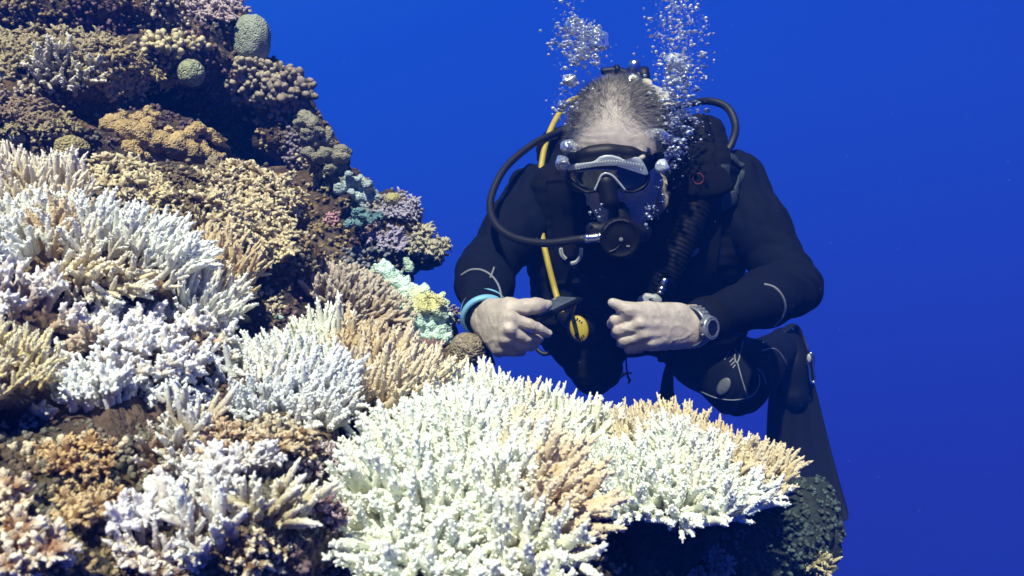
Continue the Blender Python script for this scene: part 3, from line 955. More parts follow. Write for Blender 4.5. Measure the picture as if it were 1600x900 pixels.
# ---- small colonies coating the rock: name, label, centre, radii, colours, growth, spacing px, length m
SM = [
 ('bleached_coral', 'lilac white coral lump against the lower left edge of the photo', 25, 682, 34, 48, LAV, LTIP, 'bush', 17, (.02, .03)),
 ('bleached_coral', 'white and yellow stubby coral on the brown slope left of the ice-blue plate', 300, 665, 38, 18, (.78, .72, .52), WTIP, 'stag', 15, (.018, .028)),
 ('bleached_coral', 'white coral branch pointing up right in the middle of the lower brown slope', 370, 738, 64, 15, LAV, LTIP, 'bush', 16, (.018, .028)),
 ('bleached_coral', 'pale lilac coral clump just below the slanting white branch', 292, 775, 42, 26, LAV, LTIP, 'bush', 17, (.018, .028)),
 ('bleached_coral', 'rounded lilac white coral knob in the dark lower left', 205, 832, 36, 18, (.72, .70, .9), LTIP, 'bush', 16, (.014, .022)),
 ('bleached_coral', 'white branching coral low in the picture left of the dark gap', 325, 838, 44, 42, LAV, WTIP, 'stag', 17, (.02, .03)),
 ('bleached_coral', 'lemon and white coral finger by the dark gap', 424, 812, 46, 18, (.78, .70, .42), (.9, .88, .74), 'stag', 15, (.02, .03)),
 ('branching_coral', 'cream orange coral at the bottom left corner of the photo', 50, 878, 52, 22, (.76, .54, .30), (.92, .86, .68), 'bush', 17, (.016, .026)),
 ('branching_coral', 'orange cream coral lump above the bottom left corner', 12, 812, 24, 26, (.7, .44, .20), (.90, .80, .56), 'bush', 16, (.016, .024)),
 ('branching_coral', 'small cream coral stub standing on the brown lower slope', 255, 725, 24, 26, (.74, .64, .44), CTIP, 'stag', 14, (.02, .03)),
 ('branching_coral', 'ochre coral crust beside the cream stub', 330, 695, 34, 22, (.5, .32, .16), (.72, .56, .36), 'bush', 14, (.014, .022)),
 ('branching_coral', 'pinkish brown coral crust under the ice-blue plate', 380, 705, 44, 16, (.5, .34, .2), (.80, .70, .50), 'bush', 14, (.014, .02)),
 ('branching_coral', 'gold-tipped rusty coral crust on the lower slope by the left edge', 120, 720, 54, 26, (.34, .19, .08), (.70, .50, .24), 'bush', 15, (.012, .02)),
 ('branching_coral', 'white-tipped brown coral crust at the bottom of the photo', 250, 890, 60, 20, (.42, .3, .16), (.92, .88, .76), 'bush', 15, (.014, .022)),
 ('branching_coral', 'orange brown coral bush against the left flank of the big white mound', 545, 690, 30, 30, (.40, .24, .12), (.62, .44, .26), 'bush', 14, (.018, .028)),
 ('branching_coral', 'white-tipped purple coral crust left of the big white mound', 500, 742, 44, 34, (.22, .15, .15), (.66, .58, .6), 'bush', 15, (.012, .02)),
 ('branching_coral', 'plum brown coral crust on the rock under the white mound at left', 520, 800, 36, 30, (.24, .14, .16), (.5, .38, .42), 'bush', 15, (.012, .02)),
 ('branching_coral', 'reddish brown coral bush under the right white table', 975, 862, 46, 36, (.26, .14, .12), (.48, .36, .34), 'bush', 15, (.02, .03)),
 ('branching_coral', 'dull mauve coral bush in the shade at the bottom centre right', 1080, 880, 50, 26, (.22, .14, .14), (.44, .34, .34), 'bush', 15, (.018, .028)),
 ('branching_coral', 'yellow-tipped coral sprig at the lower right foot of the reef', 1290, 893, 24, 16, (.34, .3, .16), (.62, .58, .34), 'stag', 11, (.02, .034)),
 ('branching_coral', 'brown coral tuft in a gap between the white ridge and white table', 905, 672, 46, 13, (.28, .17, .09), (.5, .36, .22), 'bush', 11, (.016, .026)),
 ('bleached_coral', 'white and yellow coral bush right of the lilac lump at the left edge', 102, 652, 34, 26, (.78, .68, .40), WTIP, 'bush', 16, (.02, .03)),
 ('bleached_coral', 'cream white coral bush in the middle of the brown lower slope', 286, 716, 26, 30, (.74, .66, .46), WTIP, 'stag', 16, (.02, .028)),
 ('bleached_coral', 'white speck of coral on the dark rock left of the big white mound', 528, 748, 16, 12, (.7, .7, .66), WTIP, 'bush', 7, (.010, .014)),
 ('bleached_coral', 'white coral sprig between the bottom edge and the lilac knob', 232, 868, 34, 14, LAV, LTIP, 'stag', 16, (.014, .02)),
 ('branching_coral', 'ochre coral bush under the lilac knob in the dark lower left', 130, 800, 44, 24, (.40, .27, .11), (.70, .54, .30), 'bush', 15, (.014, .022)),
 ('branching_coral', 'gold and cream coral bush right of the white coral low in the picture', 400, 868, 40, 20, (.44, .32, .14), (.84, .76, .54), 'bush', 15, (.014, .022)),
 ('branching_coral', 'tan coral bush between the ice-blue plate and the slanting white branch', 452, 705, 40, 22, (.40, .29, .13), (.74, .62, .40), 'bush', 14, (.016, .024)),
 # mid slope
 ('branching_coral', 'fine brown coral with white tips above the broad white terrace', 190, 303, 80, 46, FAWN, FTIP, 'bush', 11, (.02, .03)),
 ('branching_coral', 'cream-tipped brown coral bush right of the broad white terrace', 282, 376, 42, 34, FAWN, FTIP, 'stag', 11, (.022, .034)),
 ('branching_coral', 'wide brown coral bush with cream tips facing the dark overhang', 408, 300, 92, 40, (.30, .20, .11), FTIP, 'bush', 11, (.02, .032)),
 ('branching_coral', 'cream-tipped coral bush on the spur above the knobbly coral', 398, 372, 62, 42, (.30, .21, .12), FTIP, 'bush', 11, (.02, .032)),
 ('branching_coral', 'dark green brown turf coral between the cream-tipped bushes', 285, 290, 40, 42, (.12, .09, .05), (.22, .17, .10), 'bush', 10, (.016, .024)),
 # upper slope
 ('branching_coral', 'white-tipped branching coral high on the left slope', 103, 115, 52, 28, (.40, .36, .24), (.90, .86, .68), 'stag', 11, (.026, .04)),
 ('branching_coral', 'mustard brown coral bush right of the white-tipped coral, high left', 185, 110, 38, 44, (.26, .19, .09), (.48, .40, .20), 'bush', 10, (.02, .03)),
 ('branching_coral', 'olive brown coral bush on the upper left slope', 130, 60, 50, 34, (.24, .19, .10), (.44, .38, .22), 'bush', 10, (.02, .03)),
 ('branching_coral', 'dull ochre coral bush at the left edge high on the slope', 25, 75, 40, 44, (.26, .2, .1), (.46, .4, .22), 'bush', 10, (.02, .03)),
 ('branching_coral', 'pinkish grey bushy coral at the very top of the reef', 335, 14, 44, 24, (.34, .25, .22), (.62, .54, .50), 'bush', 9, (.022, .034)),
 ('branching_coral', 'straw yellow coral along the ledge left of the pale brain coral', 268, 72, 56, 16, (.40, .33, .16), (.72, .64, .38), 'knob', 10, (.02, .03)),
 ('branching_coral', 'golden coral tuft below the pale brain coral in the dark hollow', 248, 132, 26, 16, (.34, .26, .1), (.58, .48, .22), 'bush', 9, (.018, .026)),
 ('branching_coral', 'purplish brown finger coral jutting out from the upper reef edge', 466, 130, 36, 26, (.12, .10, .08), (.36, .30, .22), 'knob', 10, (.026, .04)),
 ('branching_coral', 'grey knob coral on the upper reef edge left of the jutting finger coral', 400, 128, 40, 30, (.17, .15, .11), (.50, .44, .30), 'knob', 11, (.022, .034)),
 ('branching_coral', 'knobbly mauve grey coral under the jutting finger coral', 440, 165, 34, 16, (.15, .12, .11), (.42, .35, .30), 'knob', 10, (.02, .03)),
 ('branching_coral', 'dim brown coral on the slope below the ochre bush at left', 50, 175, 56, 22, (.17, .12, .08), (.34, .26, .16), 'bush', 10, (.018, .026)),
 ('branching_coral', 'olive turf coral above the round green heads at left', 60, 195, 60, 16, (.26, .22, .10), (.44, .38, .2), 'bush', 9, (.014, .02)),
 # pinnacle
 ('branching_coral', 'round greenish cauliflower coral at the tip of the far pinnacle', 672, 380, 28, 27, (.34, .31, .2), (.52, .5, .38), 'bush', 8, (.026, .036)),
 ('branching_coral', 'lilac grey coral clump on the right of the far pinnacle', 628, 325, 28, 20, (.26, .24, .30), (.46, .44, .52), 'bush', 9, (.02, .03)),
 ('branching_coral', 'mauve coral cushion in the middle of the far pinnacle', 612, 378, 24, 18, (.30, .26, .36), (.52, .48, .6), 'bush', 8, (.018, .026)),
 ('branching_coral', 'grey brown coral bush on the crest of the far pinnacle beside the mustard knob', 590, 322, 22, 12, (.17, .15, .13), (.40, .37, .32), 'knob', 8, (.016, .024)),
 ('branching_coral', 'dark olive coral crust in the middle of the far pinnacle above the teal lobes', 560, 322, 20, 12, (.13, .13, .09), (.34, .34, .24), 'bush', 8, (.016, .024)),
 ('branching_coral', 'slate grey coral crust low on the far pinnacle', 575, 400, 34, 16, (.10, .11, .12), (.26, .28, .30), 'knob', 9, (.016, .024)),
 ('branching_coral', 'pale mauve coral crust at the top right corner of the far pinnacle', 643, 322, 16, 12, (.26, .23, .26), (.48, .44, .48), 'knob', 7, (.014, .02)),
 ('branching_coral', 'brown purple coral crust between the teal lobes and the cauliflower coral', 585, 365, 26, 12, (.15, .11, .12), (.36, .30, .32), 'knob', 8, (.014, .022)),
 ('branching_coral', 'violet grey coral crust on the shaded wall under the lumpy grey rock', 455, 235, 34, 28, (.14, .12, .14), (.30, .26, .32), 'knob', 9, (.014, .022)),
 ('branching_coral', 'olive coral crust on the reef edge above the dull teal lobes', 512, 285, 18, 16, (.22, .20, .10), (.46, .42, .24), 'bush', 8, (.018, .026)),
 ('branching_coral', 'dim tan coral bush in the hollow right of the ochre lobes', 352, 262, 28, 20, (.16, .13, .08), (.36, .29, .18), 'bush', 9, (.016, .024)),
 ('branching_coral', 'rosy pink coral tuft on the left of the far pinnacle', 521, 345, 13, 12, (.42, .2, .24), (.62, .36, .4), 'bush', 7, (.016, .022)),
 ('branching_coral', 'dark plum coral bush behind the wrist of the diver', 712, 492, 17, 22, (.16, .13, .2), (.34, .3, .4), 'bush', 8, (.02, .03)),
 ('branching_coral', 'chocolate brown bushy coral at the foot of the turquoise coral', 632, 556, 44, 18, (.12, .07, .06), (.26, .18, .16), 'bush', 9, (.022, .034)),
]
for i, (nm, lab, x, y, rx, ry, b, t, kd, sp, ln) in enumerate(SM):
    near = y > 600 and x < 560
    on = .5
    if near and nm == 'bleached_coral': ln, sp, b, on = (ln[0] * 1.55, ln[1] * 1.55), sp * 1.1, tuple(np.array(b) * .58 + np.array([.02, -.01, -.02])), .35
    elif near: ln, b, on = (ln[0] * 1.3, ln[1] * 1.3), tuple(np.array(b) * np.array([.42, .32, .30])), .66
    elif x < 480: ln = (ln[0] * 1.15, ln[1] * 1.15)
    if kd == 'knob': sp = sp * .8; ln = (ln[0] * .8, ln[1] * .8)
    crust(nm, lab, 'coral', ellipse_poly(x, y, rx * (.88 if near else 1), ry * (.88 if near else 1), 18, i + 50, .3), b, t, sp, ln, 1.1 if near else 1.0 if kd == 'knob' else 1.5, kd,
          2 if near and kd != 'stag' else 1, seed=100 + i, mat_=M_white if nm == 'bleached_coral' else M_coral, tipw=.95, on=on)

colony('branching_coral', 'grey beige table coral of close-set fingers beside the turquoise coral', 'coral',
       [(478, 428), (520, 428), (575, 452), (620, 485), (632, 512), (600, 522), (540, 505), (500, 480), (478, 455)],
       [(485, 425, 1.42), (628, 505, 1.36), (520, 500, 1.24)], (.30, .24, .18), (.60, .54, .44),
       spacing=.0125, length=(.026, .036), thick=1.05, kind='digit', lod=1, dome=.02, splay=1.0, up=.25, seed=53, mat_=M_coral, tipw=.8)

# ---- massive and lobed corals
mound('massive_coral', 'smooth grey green boulder coral on the top edge of the reef', 'coral', 394, 62, 34, (.30, .34, .25), d=1.8, squash=(.85, .85, 1.15), amp=.07, seed=2)
mound('brain_coral', 'pale green brain coral ball over the dark hollow', 'coral', 299, 114, 22, (.42, .45, .28), d=1.62, squash=(.95, .9, 1), pattern='brain', seed=3, amp=.02, pscale=1.0)
mound('massive_coral', 'olive dome coral on the left slope above the cream corals', 'coral', 112, 232, 27, (.36, .31, .14), squash=(1, 1, .8), seed=4, amp=.04)
mound('massive_coral', 'small greenish round coral left of the olive dome', 'coral', 26, 216, 15, (.42, .40, .22), seed=5, amp=.04)
mound('massive_coral', 'pale yellow round coral cut by the left edge high on the slope', 'coral', 4, 124, 15, (.62, .58, .36), seed=6, amp=.04)
mound('massive_coral', 'pale speckled dome coral among the brown branching corals', 'coral', 249, 274, 20, (.62, .54, .34), squash=(1.1, 1, .7), pattern='brain', seed=7, amp=.03)
mound('massive_coral', 'pitted brown boulder coral under the wrist of the diver', 'coral', 730, 547, 30, (.34, .29, .20), d=1.3, squash=(1, 1, .92), pattern='brain', pscale=1.9, seed=8, amp=.05, res=(110, 70))
mound('massive_coral', 'mustard knob coral on top of the far pinnacle', 'coral', 615, 312, 13, (.42, .38, .16), d=1.66, seed=9, amp=.06)
TURQ = (.50, .68, .58)
rgk = np.random.default_rng(5)
itm = [(600, 428, 20, 1.46), (612, 440, 18, 1.45), (628, 455, 20, 1.43), (640, 462, 22, 1.42), (655, 470, 26, 1.41), (672, 480, 24, 1.41), (650, 495, 28, 1.38), (668, 510, 26, 1.37), (685, 500, 20, 1.39), (655, 525, 24, 1.36), (680, 535, 20, 1.35), (690, 520, 14, 1.36)]
itm += [(rgk.uniform(620, 696), rgk.uniform(465, 548), rgk.uniform(6, 11), 1.355 + rgk.uniform(-.01, .02)) for _ in range(46)]
o = knobs('lobed_coral', 'turquoise white lobed coral right of the grey table coral, yellow on its crown', 'coral', itm, TURQ, .0035, .005, 3, warty=.020, sq=.95)
me = o.data; n = len(me.vertices); co = np.zeros(n * 3, np.float32); me.vertices.foreach_get('co', co); co = co.reshape(-1, 3)
cc = np.zeros(n * 4, np.float32); me.color_attributes['Col'].data.foreach_get('color', cc); cc = cc.reshape(-1, 4)
px_ = co[:, 0] / co[:, 1] * FPX + 800; py_ = 450 - co[:, 2] / co[:, 1] * FPX
k_ = np.clip(1.5 - np.hypot((px_ - 668) / 30, (py_ - 470) / 18) + .4 * vnoise(co, 40, 3), 0, 1)[:, None]
cc[:, :3] = cc[:, :3] * (1 - k_) + np.array([.62, .60, .28]) * k_
me.color_attributes['Col'].data.foreach_set('color', cc.ravel())
knobs('lobed_coral', 'pale aqua lobed coral tucked under the grey table coral', 'coral',
      [(562, 508, 16), (580, 518, 16), (598, 525, 14), (615, 528, 13), (570, 522, 14), (590, 535, 14), (608, 540, 11), (555, 520, 12)], (.52, .72, .76), .0045, .005, 5, d=1.3, warty=.006)
itm = [(178 + 24 * i, 196 + 8.5 * i, 20) for i in range(7)] + scatter(52, lambda g: (lambda t: (165 + t * 165 + g.normal(0, 12), 186 + t * 58 + g.normal(0, 22), g.uniform(9, 13.5)))(g.random()), 15, 9)
knobs('lobed_coral', 'ochre coral of many rounded lobes on the middle slope under the dark hollow', 'coral', itm, (.42, .31, .14), .0045, .0015, 7, lift=-.5)
knobs('lobed_coral', 'pale knobs of coral beside the cream-tipped bush over the hollow', 'coral',
      [(455, 395, 11), (468, 405, 11), (462, 420, 10), (450, 412, 9), (434, 432, 9), (440, 448, 8), (472, 418, 8), (430, 447, 6)], (.56, .47, .32), .004, .003, 8, d=1.3)
rgk = np.random.default_rng(19)
knobs('lobed_coral', 'lumpy grey coral rock on the reef edge above the far pinnacle', 'coral',
      scatter(30, lambda g: (lambda t: (470 + t * 62 + g.normal(0, 7), 200 + t * 56 + g.normal(0, 11), g.uniform(7, 14), 1.72 + g.uniform(-.03, .02)))(g.random()), 9, 12), (.27, .26, .19), .0048, .0015, 12, warty=.007)
knobs('lobed_coral', 'grey blue lumpy coral on the crest of the far pinnacle', 'coral',
      scatter(26, lambda g: (lambda t: (540 + t * 50 + g.normal(0, 6), 285 + t * 30 + g.normal(0, 9), g.uniform(5, 10), 1.68 + g.uniform(-.03, .02)))(g.random()), 7, 14), (.34, .42, .42), .0048, .0015, 14, warty=.007)
knobs('lobed_coral', 'dull teal lobed coral in the face of the far pinnacle', 'coral',
      scatter(24, lambda g: (lambda t: (545 + t * 50 + g.normal(0, 5), 338 + t * 14 + g.normal(0, 8), g.uniform(4, 7.5), 1.645 + g.uniform(-.02, .02)))(g.random()), 6, 15), (.15, .28, .30), .0045, .001, 15, warty=.004)
knobs('lobed_coral', 'mint green coral knob hanging under the round cauliflower coral', 'coral', [(637, 412, 8), (640, 422, 8), (634, 405, 6)], (.40, .56, .44), .005, .004, 16, d=1.62)

# ---- turf and rubble nobody could count, over the bare rock
rgt = np.random.default_rng(77)
pos, nor = [], []
for _ in range(17000):
    x, y = rgt.uniform(-20, 1330), rgt.uniform(-10, 910)
    h = hit(x, y)
    if h is not None: pos.append(h[0]); nor.append(h[1])
pos, nor = np.array(pos), np.array(nor)
pal = np.array([(.13, .09, .05), (.16, .09, .09), (.28, .21, .10), (.14, .13, .09), (.34, .27, .15), (.12, .08, .08), (.46, .40, .28)])
keep = np.clip(fbm(pos, 9, 2, 5) + .75, 0, 1) > rgt.random(len(pos))
pos, nor = pos[keep], nor[keep]
_, w = cell(pos, 14, 9)
cols = pal[(w * 6.99).astype(int)] * rgt.uniform(.4, 1.05, (len(pos), 1))
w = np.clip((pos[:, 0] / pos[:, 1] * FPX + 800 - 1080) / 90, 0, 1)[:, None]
cols = cols * (1 - w) + w * np.array([.03, .05, .045]) * (.5 + cols.mean(1, keepdims=True) * 4)  # turf on the outer foot takes the same painted shade in its colour
dirs = unit(nor + np.array([0, -.1, .4]) + rgt.normal(0, .3, pos.shape))
lens = rgt.uniform(.005, .011, len(pos)) * (.5 + .5 * pos[:, 1])
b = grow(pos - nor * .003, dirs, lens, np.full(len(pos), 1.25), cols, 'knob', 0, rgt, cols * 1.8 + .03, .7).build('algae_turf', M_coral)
tag(b, 'short brown and purple algae turf over the bare reef rock', 'algae', kind='stuff')

# ---- two tiny reef fish
def fish(label, px, py, d, L, col, yaw, col2):
    c = P(px, py, d)
    root = empty('reef_fish', c, label, 'fish')
    ax = np.array([math.cos(yaw), math.sin(yaw), 0.05]); ax = unit(ax); up = np.array([0, 0, 1.0]); sd = np.cross(up, ax)
    R = np.stack([ax, sd, up])
    prof = np.array([(-.5, .02), (-.38, .07), (-.2, .15), (0, .2), (.2, .19), (.36, .13), (.46, .06), (.5, .01)])
    V = []
    for x, r in prof:
        for a in np.linspace(0, 6.2832, 12, endpoint=False):
            V.append((x, r * .45 * math.cos(a), r * math.sin(a)))
    V = np.array(V) * L @ R + c
    obj('body', V, grid_quads(len(prof), 12), None, mat('fish_skin_' + str(int(px)), col, .4, .1, 200, 0), root)
    t = np.array([(-.46, 0, .03), (-.46, 0, -.03), (-.8, .01, -.2), (-.72, .01, 0), (-.8, .01, .2)])
    t2 = np.vstack([t + (0, .008, 0), t - (0, .008, 0)]) * L @ R + c
    T = [(0, 1, 3), (1, 2, 3), (0, 3, 4), (5, 8, 6), (6, 8, 7), (5, 9, 8)]
    obj('tail', t2, None, np.array(T), mat('fish_fin_' + str(int(px)), col2, .5, .1, 200, 0), root, smooth=False)
    for s in (-1, 1):
        V, Q, _ = ball(np.array([.34, s * .05, .03]) * L @ R + c, .025 * L, None, 8, 6)
        obj('eye', V, Q, None, mat('fish_eye', (.01, .01, .01), .2, 0, 10, 0), root)
fish('tiny grey green fish hovering in the dark hollow beside the white fan coral', 437, 496, 1.12, .020, (.35, .5, .45), 2.6, (.4, .52, .5))
fish('tiny pale yellow fish at the edge of the broad white terrace', 166, 322, 1.0, .020, (.8, .78, .5), .5, (.8, .76, .4))
# ------------------------------------------------------------------ the diver
person = empty('person', P(1000, 470, 1.85), 'scuba diver in a black wetsuit hovering behind the reef, head bowed over both hands', 'person')

M_skin = mat('skin', None, .48, .16, 70, .6, 380, vcol=True, bdist=.0012, sss=.12, spec=.4)
M_neo = mat('neoprene', (.0036, .0054, .0140), .85, .25, 40, .45, 900, bdist=.001, spec=.08)
M_vest = mat('vest_fabric', (.0026, .0032, .0060), .8, .3, 60, .6, 1500, bdist=.0012, spec=.12)
M_rub = mat('black_rubber', (.0035, .004, .006), .5, .2, 60, .15, 600, spec=.25)
M_hose = mat('rubber_hose', (.006, .0065, .010), .5, .2, 60, .25, 900, spec=.4)
M_grey = mat('grey_patch', (.028, .042, .046), .7, .2, 80, .4, 1200)
M_lgrey = mat('pale_grey_plastic', (.30, .32, .32), .4, .12, 80, .1, 500)
M_silver = mat('silver_plastic', (.58, .63, .60), .28, .08, 60, .1, 400, metal=.15)
M_steel = mat('steel', (.62, .63, .62), .22, .06, 60, .08, 500, metal=1)
M_yellow = mat('yellow_rubber', (.40, .31, .020), .5, .12, 60, .2, 700)
M_pipe = mat('grey_piping', (.20, .22, .24), .7, .2, 300, .6, 2500)
M_blue = mat('pale_blue_rubber', (.16, .42, .58), .5, .08, 60, .1, 400)
M_red = mat('red_print', (.28, .03, .03), .6, .1, 60, 0)
M_white_p = mat('white_print', (.16, .17, .18), .6, .1, 60, 0)
M_cream = mat('cream_tank_paint', (.62, .58, .44), .4, .12, 40, .15, 300, coat=.2)
M_cover = mat('cover_rubber', (.0020, .0024, .004), .65, .2, 60, .1, 400, spec=.12)
M_watch = mat('watch_metal', (.20, .225, .25), .35, .1, 60, .1, 500, metal=.4)
M_dark = mat('dark_screen', (.006, .008, .012), .12, .05, 60, 0, spec=.6)

# joints
head_c = P(966, 235, 1.45)
neck0 = P(985, 305, 1.63)
shL, shR = P(842, 312, 1.66), P(1142, 292, 1.65)
elL, elR = P(757, 425, 1.53), P(1238, 450, 1.51)
wrL, wrR = P(757, 496, 1.315), P(1086, 508, 1.30)
chest, waist, pelv = P(992, 345, 1.74), P(992, 425, 1.86), P(978, 488, 2.0)
hiL, hiR = P(925, 505, 2.02), P(1062, 508, 2.02)
knL, knR = P(927, 538, 1.74), P(1150, 597, 1.74)
anL, anR = P(920, 555, 2.16), P(1226, 538, 2.16)

# head frame: x to the viewer's right, f out of the face, u to the crown
F_ = unit(np.array([-.20, -math.cos(RAD(33)), -math.sin(RAD(33))]))
U_ = np.array([-.07, 0, 1.0]); U_ = unit(U_ - F_ * (U_ @ F_))
X_ = np.cross(U_, F_); X_ = X_ if X_[0] > 0 else -X_
HR = np.stack([X_, F_, U_])
hp = lambda x, f, u: head_c + x * X_ + f * F_ + u * U_

body = Solid(.0027)
body.ell(hp(0, -.012, .030), (.083, .102, .093), HR, .02)
body.ell(hp(0, .045, .010), (.066, .050, .058), HR, .03)          # brow and forehead
body.ell(hp(0, .042, -.045), (.060, .058, .070), HR, .03)         # face
body.ell(hp(0, .070, -.098), (.026, .024, .022), HR, .03)         # chin
for s in (-1, 1):
    body.cone(hp(s * .058, .005, -.070), hp(s * .02, .072, -.102), .016, .016, .03)      # jaw
    body.ell(hp(s * .042, .074, -.030), (.020, .016, .017), HR, .015)                    # cheek
    body.ell(hp(s * .031, .094, -.002), (.016, .012, .011), HR, .008, '-')               # eye socket
    body.ell(hp(s * .031, .082, -.002), (.0125, .0125, .0125), HR, .003)                 # eyeball
    body.ell(hp(s * .032, .091, .020), (.026, .012, .008), HR, .01)                      # brow ridge
    # ear
    body.ell(hp(s * .081, -.012, -.010), (.009, .020, .033), HR, .008)
    body.ell(hp(s * .090, -.018, -.004), (.005, .020, .030), HR, .004)
    body.ell(hp(s * .091, -.006, -.006), (.006, .010, .016), HR, .004, '-')
body.chain([hp(0, .094, .006), hp(0, .106, -.020), hp(0, .113, -.034)], [.008, .009, .011], .01)   # nose
for s in (-1, 1): body.ell(hp(s * .010, .106, -.036), (.007, .010, .007), HR, .008)
body.ell(hp(0, .096, -.066), (.026, .012, .007), HR, .006); body.ell(hp(0, .094, -.077), (.023, .012, .007), HR, .006)   # lips
body.cone(hp(0, -.03, -.06), neck0, .056, .062, .03)
# trunk and limbs, a little slimmer than the suit over them
g = .007
TR = [(neck0 + np.array([0, .05, -.05]), (.13, .085, .09)), (chest, (.168, .115, .13)), (waist, (.145, .11, .13)), (pelv, (.155, .115, .11))]
def trunk(s, g, k=.06):
    ax = unit(chest - pelv); xx = np.array([1., 0, 0]); ff = unit(np.cross(xx, ax)); R = np.stack([xx, ff, np.cross(ff, xx) * -1])
    for c, r in TR: s.ell(c, np.array(r) - g, R, k)
    for sh in (shL, shR):
        s.cone(neck0 + np.array([0, .05, -.03]), sh, .06 - g, .066 - g, k)
def limbs(s, g, k=.03, hands=False):
    for sh, el, wr in ((shL, elL, wrL), (shR, elR, wrR)):
        m = (sh + el) / 2; fm = el + (wr - el) * .3
        s.chain([sh, m + (sh - el) * .05, el], [.068 - g, .060 - g, .047 - g], k)
        s.chain([el, fm, el + (wr - el) * .92], [.047 - g, .048 - g, .034 - g], k)
    for hi, kn, an in ((hiL, knL, anL), (hiR, knR, anR)):
        s.chain([hi, hi + (kn - hi) * .5, kn], [.098 - g, .088 - g, .066 - g], k)
        s.chain([kn, kn + (an - kn) * .3, an], [.064 - g, .062 - g, .042 - g], k)
trunk(body, g); limbs(body, g)
body.cone(anR, P(1238, 590, 2.12), .034, .030, .02); body.cone(anL, P(925, 590, 2.3), .034, .03, .02)
# his left hand (right in the photo): loose fist, back of the hand to us
body.chain([elR + (wrR - elR) * .7, wrR], [.030, .0275], .02)
HA = dict(k=.007)
mcp = [P(993, 490, 1.248), P(999, 507, 1.243), P(1004, 524, 1.248), P(1013, 538, 1.258)]
pip = [P(961, 500, 1.250), P(966, 517, 1.249), P(974, 532, 1.253), P(985, 544, 1.262)]
dip = [P(957, 506, 1.277), P(963, 521, 1.275), P(971, 535, 1.277), P(982, 546, 1.284)]
tip = [P(976, 510, 1.291), P(983, 524, 1.290), P(991, 537, 1.290), P(1000, 546, 1.294)]
fr = [.0092, .0093, .0088, .0080]
for i in range(4):
    body.cone(wrR + np.array([0, .002, .010 - i * .008]), mcp[i] + np.array([.006, .004, 0]), .0205, .0118, .014)
    body.chain([mcp[i], pip[i]], [fr[i] * 1.10, fr[i]], .0022)
    body.chain([pip[i], dip[i], tip[i]], [fr[i] * 1.02, fr[i] * .93, fr[i] * .82], .0016)
    body.ell(mcp[i] + np.array([0, -.006, .002]), (.0085, .0085, .0075), None, .008)
    body.cone(wrR + np.array([-.01, -.022, .010 - i * .007]), mcp[i] + np.array([.004, -.0098, 0]), .0024, .0030, .005)   # tendons
body.cone(wrR + np.array([-.02, .008, -.005]), P(1003, 515, 1.275), .026, .022, .02)
body.chain([P(1060, 492, 1.285), P(1012, 487, 1.262), P(981, 484, 1.243), P(957, 473, 1.240)], [.020, .0155, .0110, .0078], .008)
# his right hand (left in the photo): pinching the edge of a small console, index finger out
mcl = [P(798, 497, 1.232), P(796, 516, 1.228), P(791, 533, 1.238), P(785, 547, 1.252)]
pil = [P(827, 507, 1.228), P(824, 528, 1.240), P(818, 540, 1.252), P(806, 549, 1.262)]
dil = [P(843, 514, 1.236), P(838, 531, 1.262), P(832, 541, 1.272), P(815, 550, 1.280)]
til = [P(856, 521, 1.246), P(844, 528, 1.280), P(838, 537, 1.288), P(818, 545, 1.294)]
for i in range(4):
    body.cone(wrL + np.array([.010, .002, .010 - i * .009]), mcl[i] + np.array([-.006, .004, 0]), .0215, .0120, .014)
    body.chain([mcl[i], pil[i], dil[i], til[i]], [fr[i] * 1.08, fr[i] * .98, fr[i] * .90, fr[i] * .76], .0018)
    body.ell(mcl[i] + np.array([0, -.007, .002]), (.009, .008, .008), None, .008)
body.cone(wrL + np.array([.01, .01, -.006]), P(795, 522, 1.265), .028, .024, .02)
body.chain([P(768, 486, 1.295), P(795, 482, 1.262), P(822, 480, 1.248), P(838, 478, 1.250), P(856, 476, 1.258)], [.020, .0165, .0122, .0112, .0080], .008)
BV, BQ = body.mesh(); BV = relax(BV, BQ, 1, .4)
BN = vnormals(BV, BQ)
loc = (BV - head_c) @ HR.T
is_head = np.linalg.norm(loc, axis=1) < .2
veins = np.clip(.12 - np.abs(vnoise(BV, 42, 4)), 0, 1) * 8
hand = (np.linalg.norm(BV - mcp[1], axis=1) < .12) | (np.linalg.norm(BV - mcl[1], axis=1) < .12)
BV = BV + BN * (np.where(hand, .0011 * veins + .0006 * fbm(BV, 160, 2, 8), .0006 * fbm(BV, 90, 2, 8)))[:, None]
wr_ = is_head * np.clip(1 - np.abs(loc[:, 2] - .055) / .03, 0, 1) * np.clip((loc[:, 1] - .05) / .02, 0, 1)
BV = BV + BN * (wr_ * .0005 * np.clip(vnoise(BV, 22, 77) + .5, 0, 1) * np.sin((loc[:, 2] + .10 * loc[:, 0] ** 2 * 8 + .003 * vnoise(BV, 40, 7)) * 620))[:, None]
sk = np.tile(np.array(srgb(180, 170, 158)), (len(BV), 1))
sk = sk * (1 + .16 * fbm(BV, 45, 3, 3))[:, None]
sk = np.where((hand & (vnoise(BV, 260, 12) > .72))[:, None], sk * .72, sk)                      # freckles
for c_ in mcp + pip + mcl + pil:
    w_ = np.exp(-(np.linalg.norm(BV - c_, axis=1) / .009) ** 2)[:, None]
    sk = sk * (1 - w_ * np.array([.02, .16, .18]))
hairw = np.clip((loc[:, 2] - .031 + np.clip(-loc[:, 1], -.08, .1) * .62 + np.abs(loc[:, 0]) * .42 + .006 * vnoise(BV, 60, 31)) / .055, 0, 1) * is_head * (loc[:, 1] < .092)
beard = np.clip((-.045 - loc[:, 2]) / .02, 0, 1) * is_head * (loc[:, 1] > -.01)
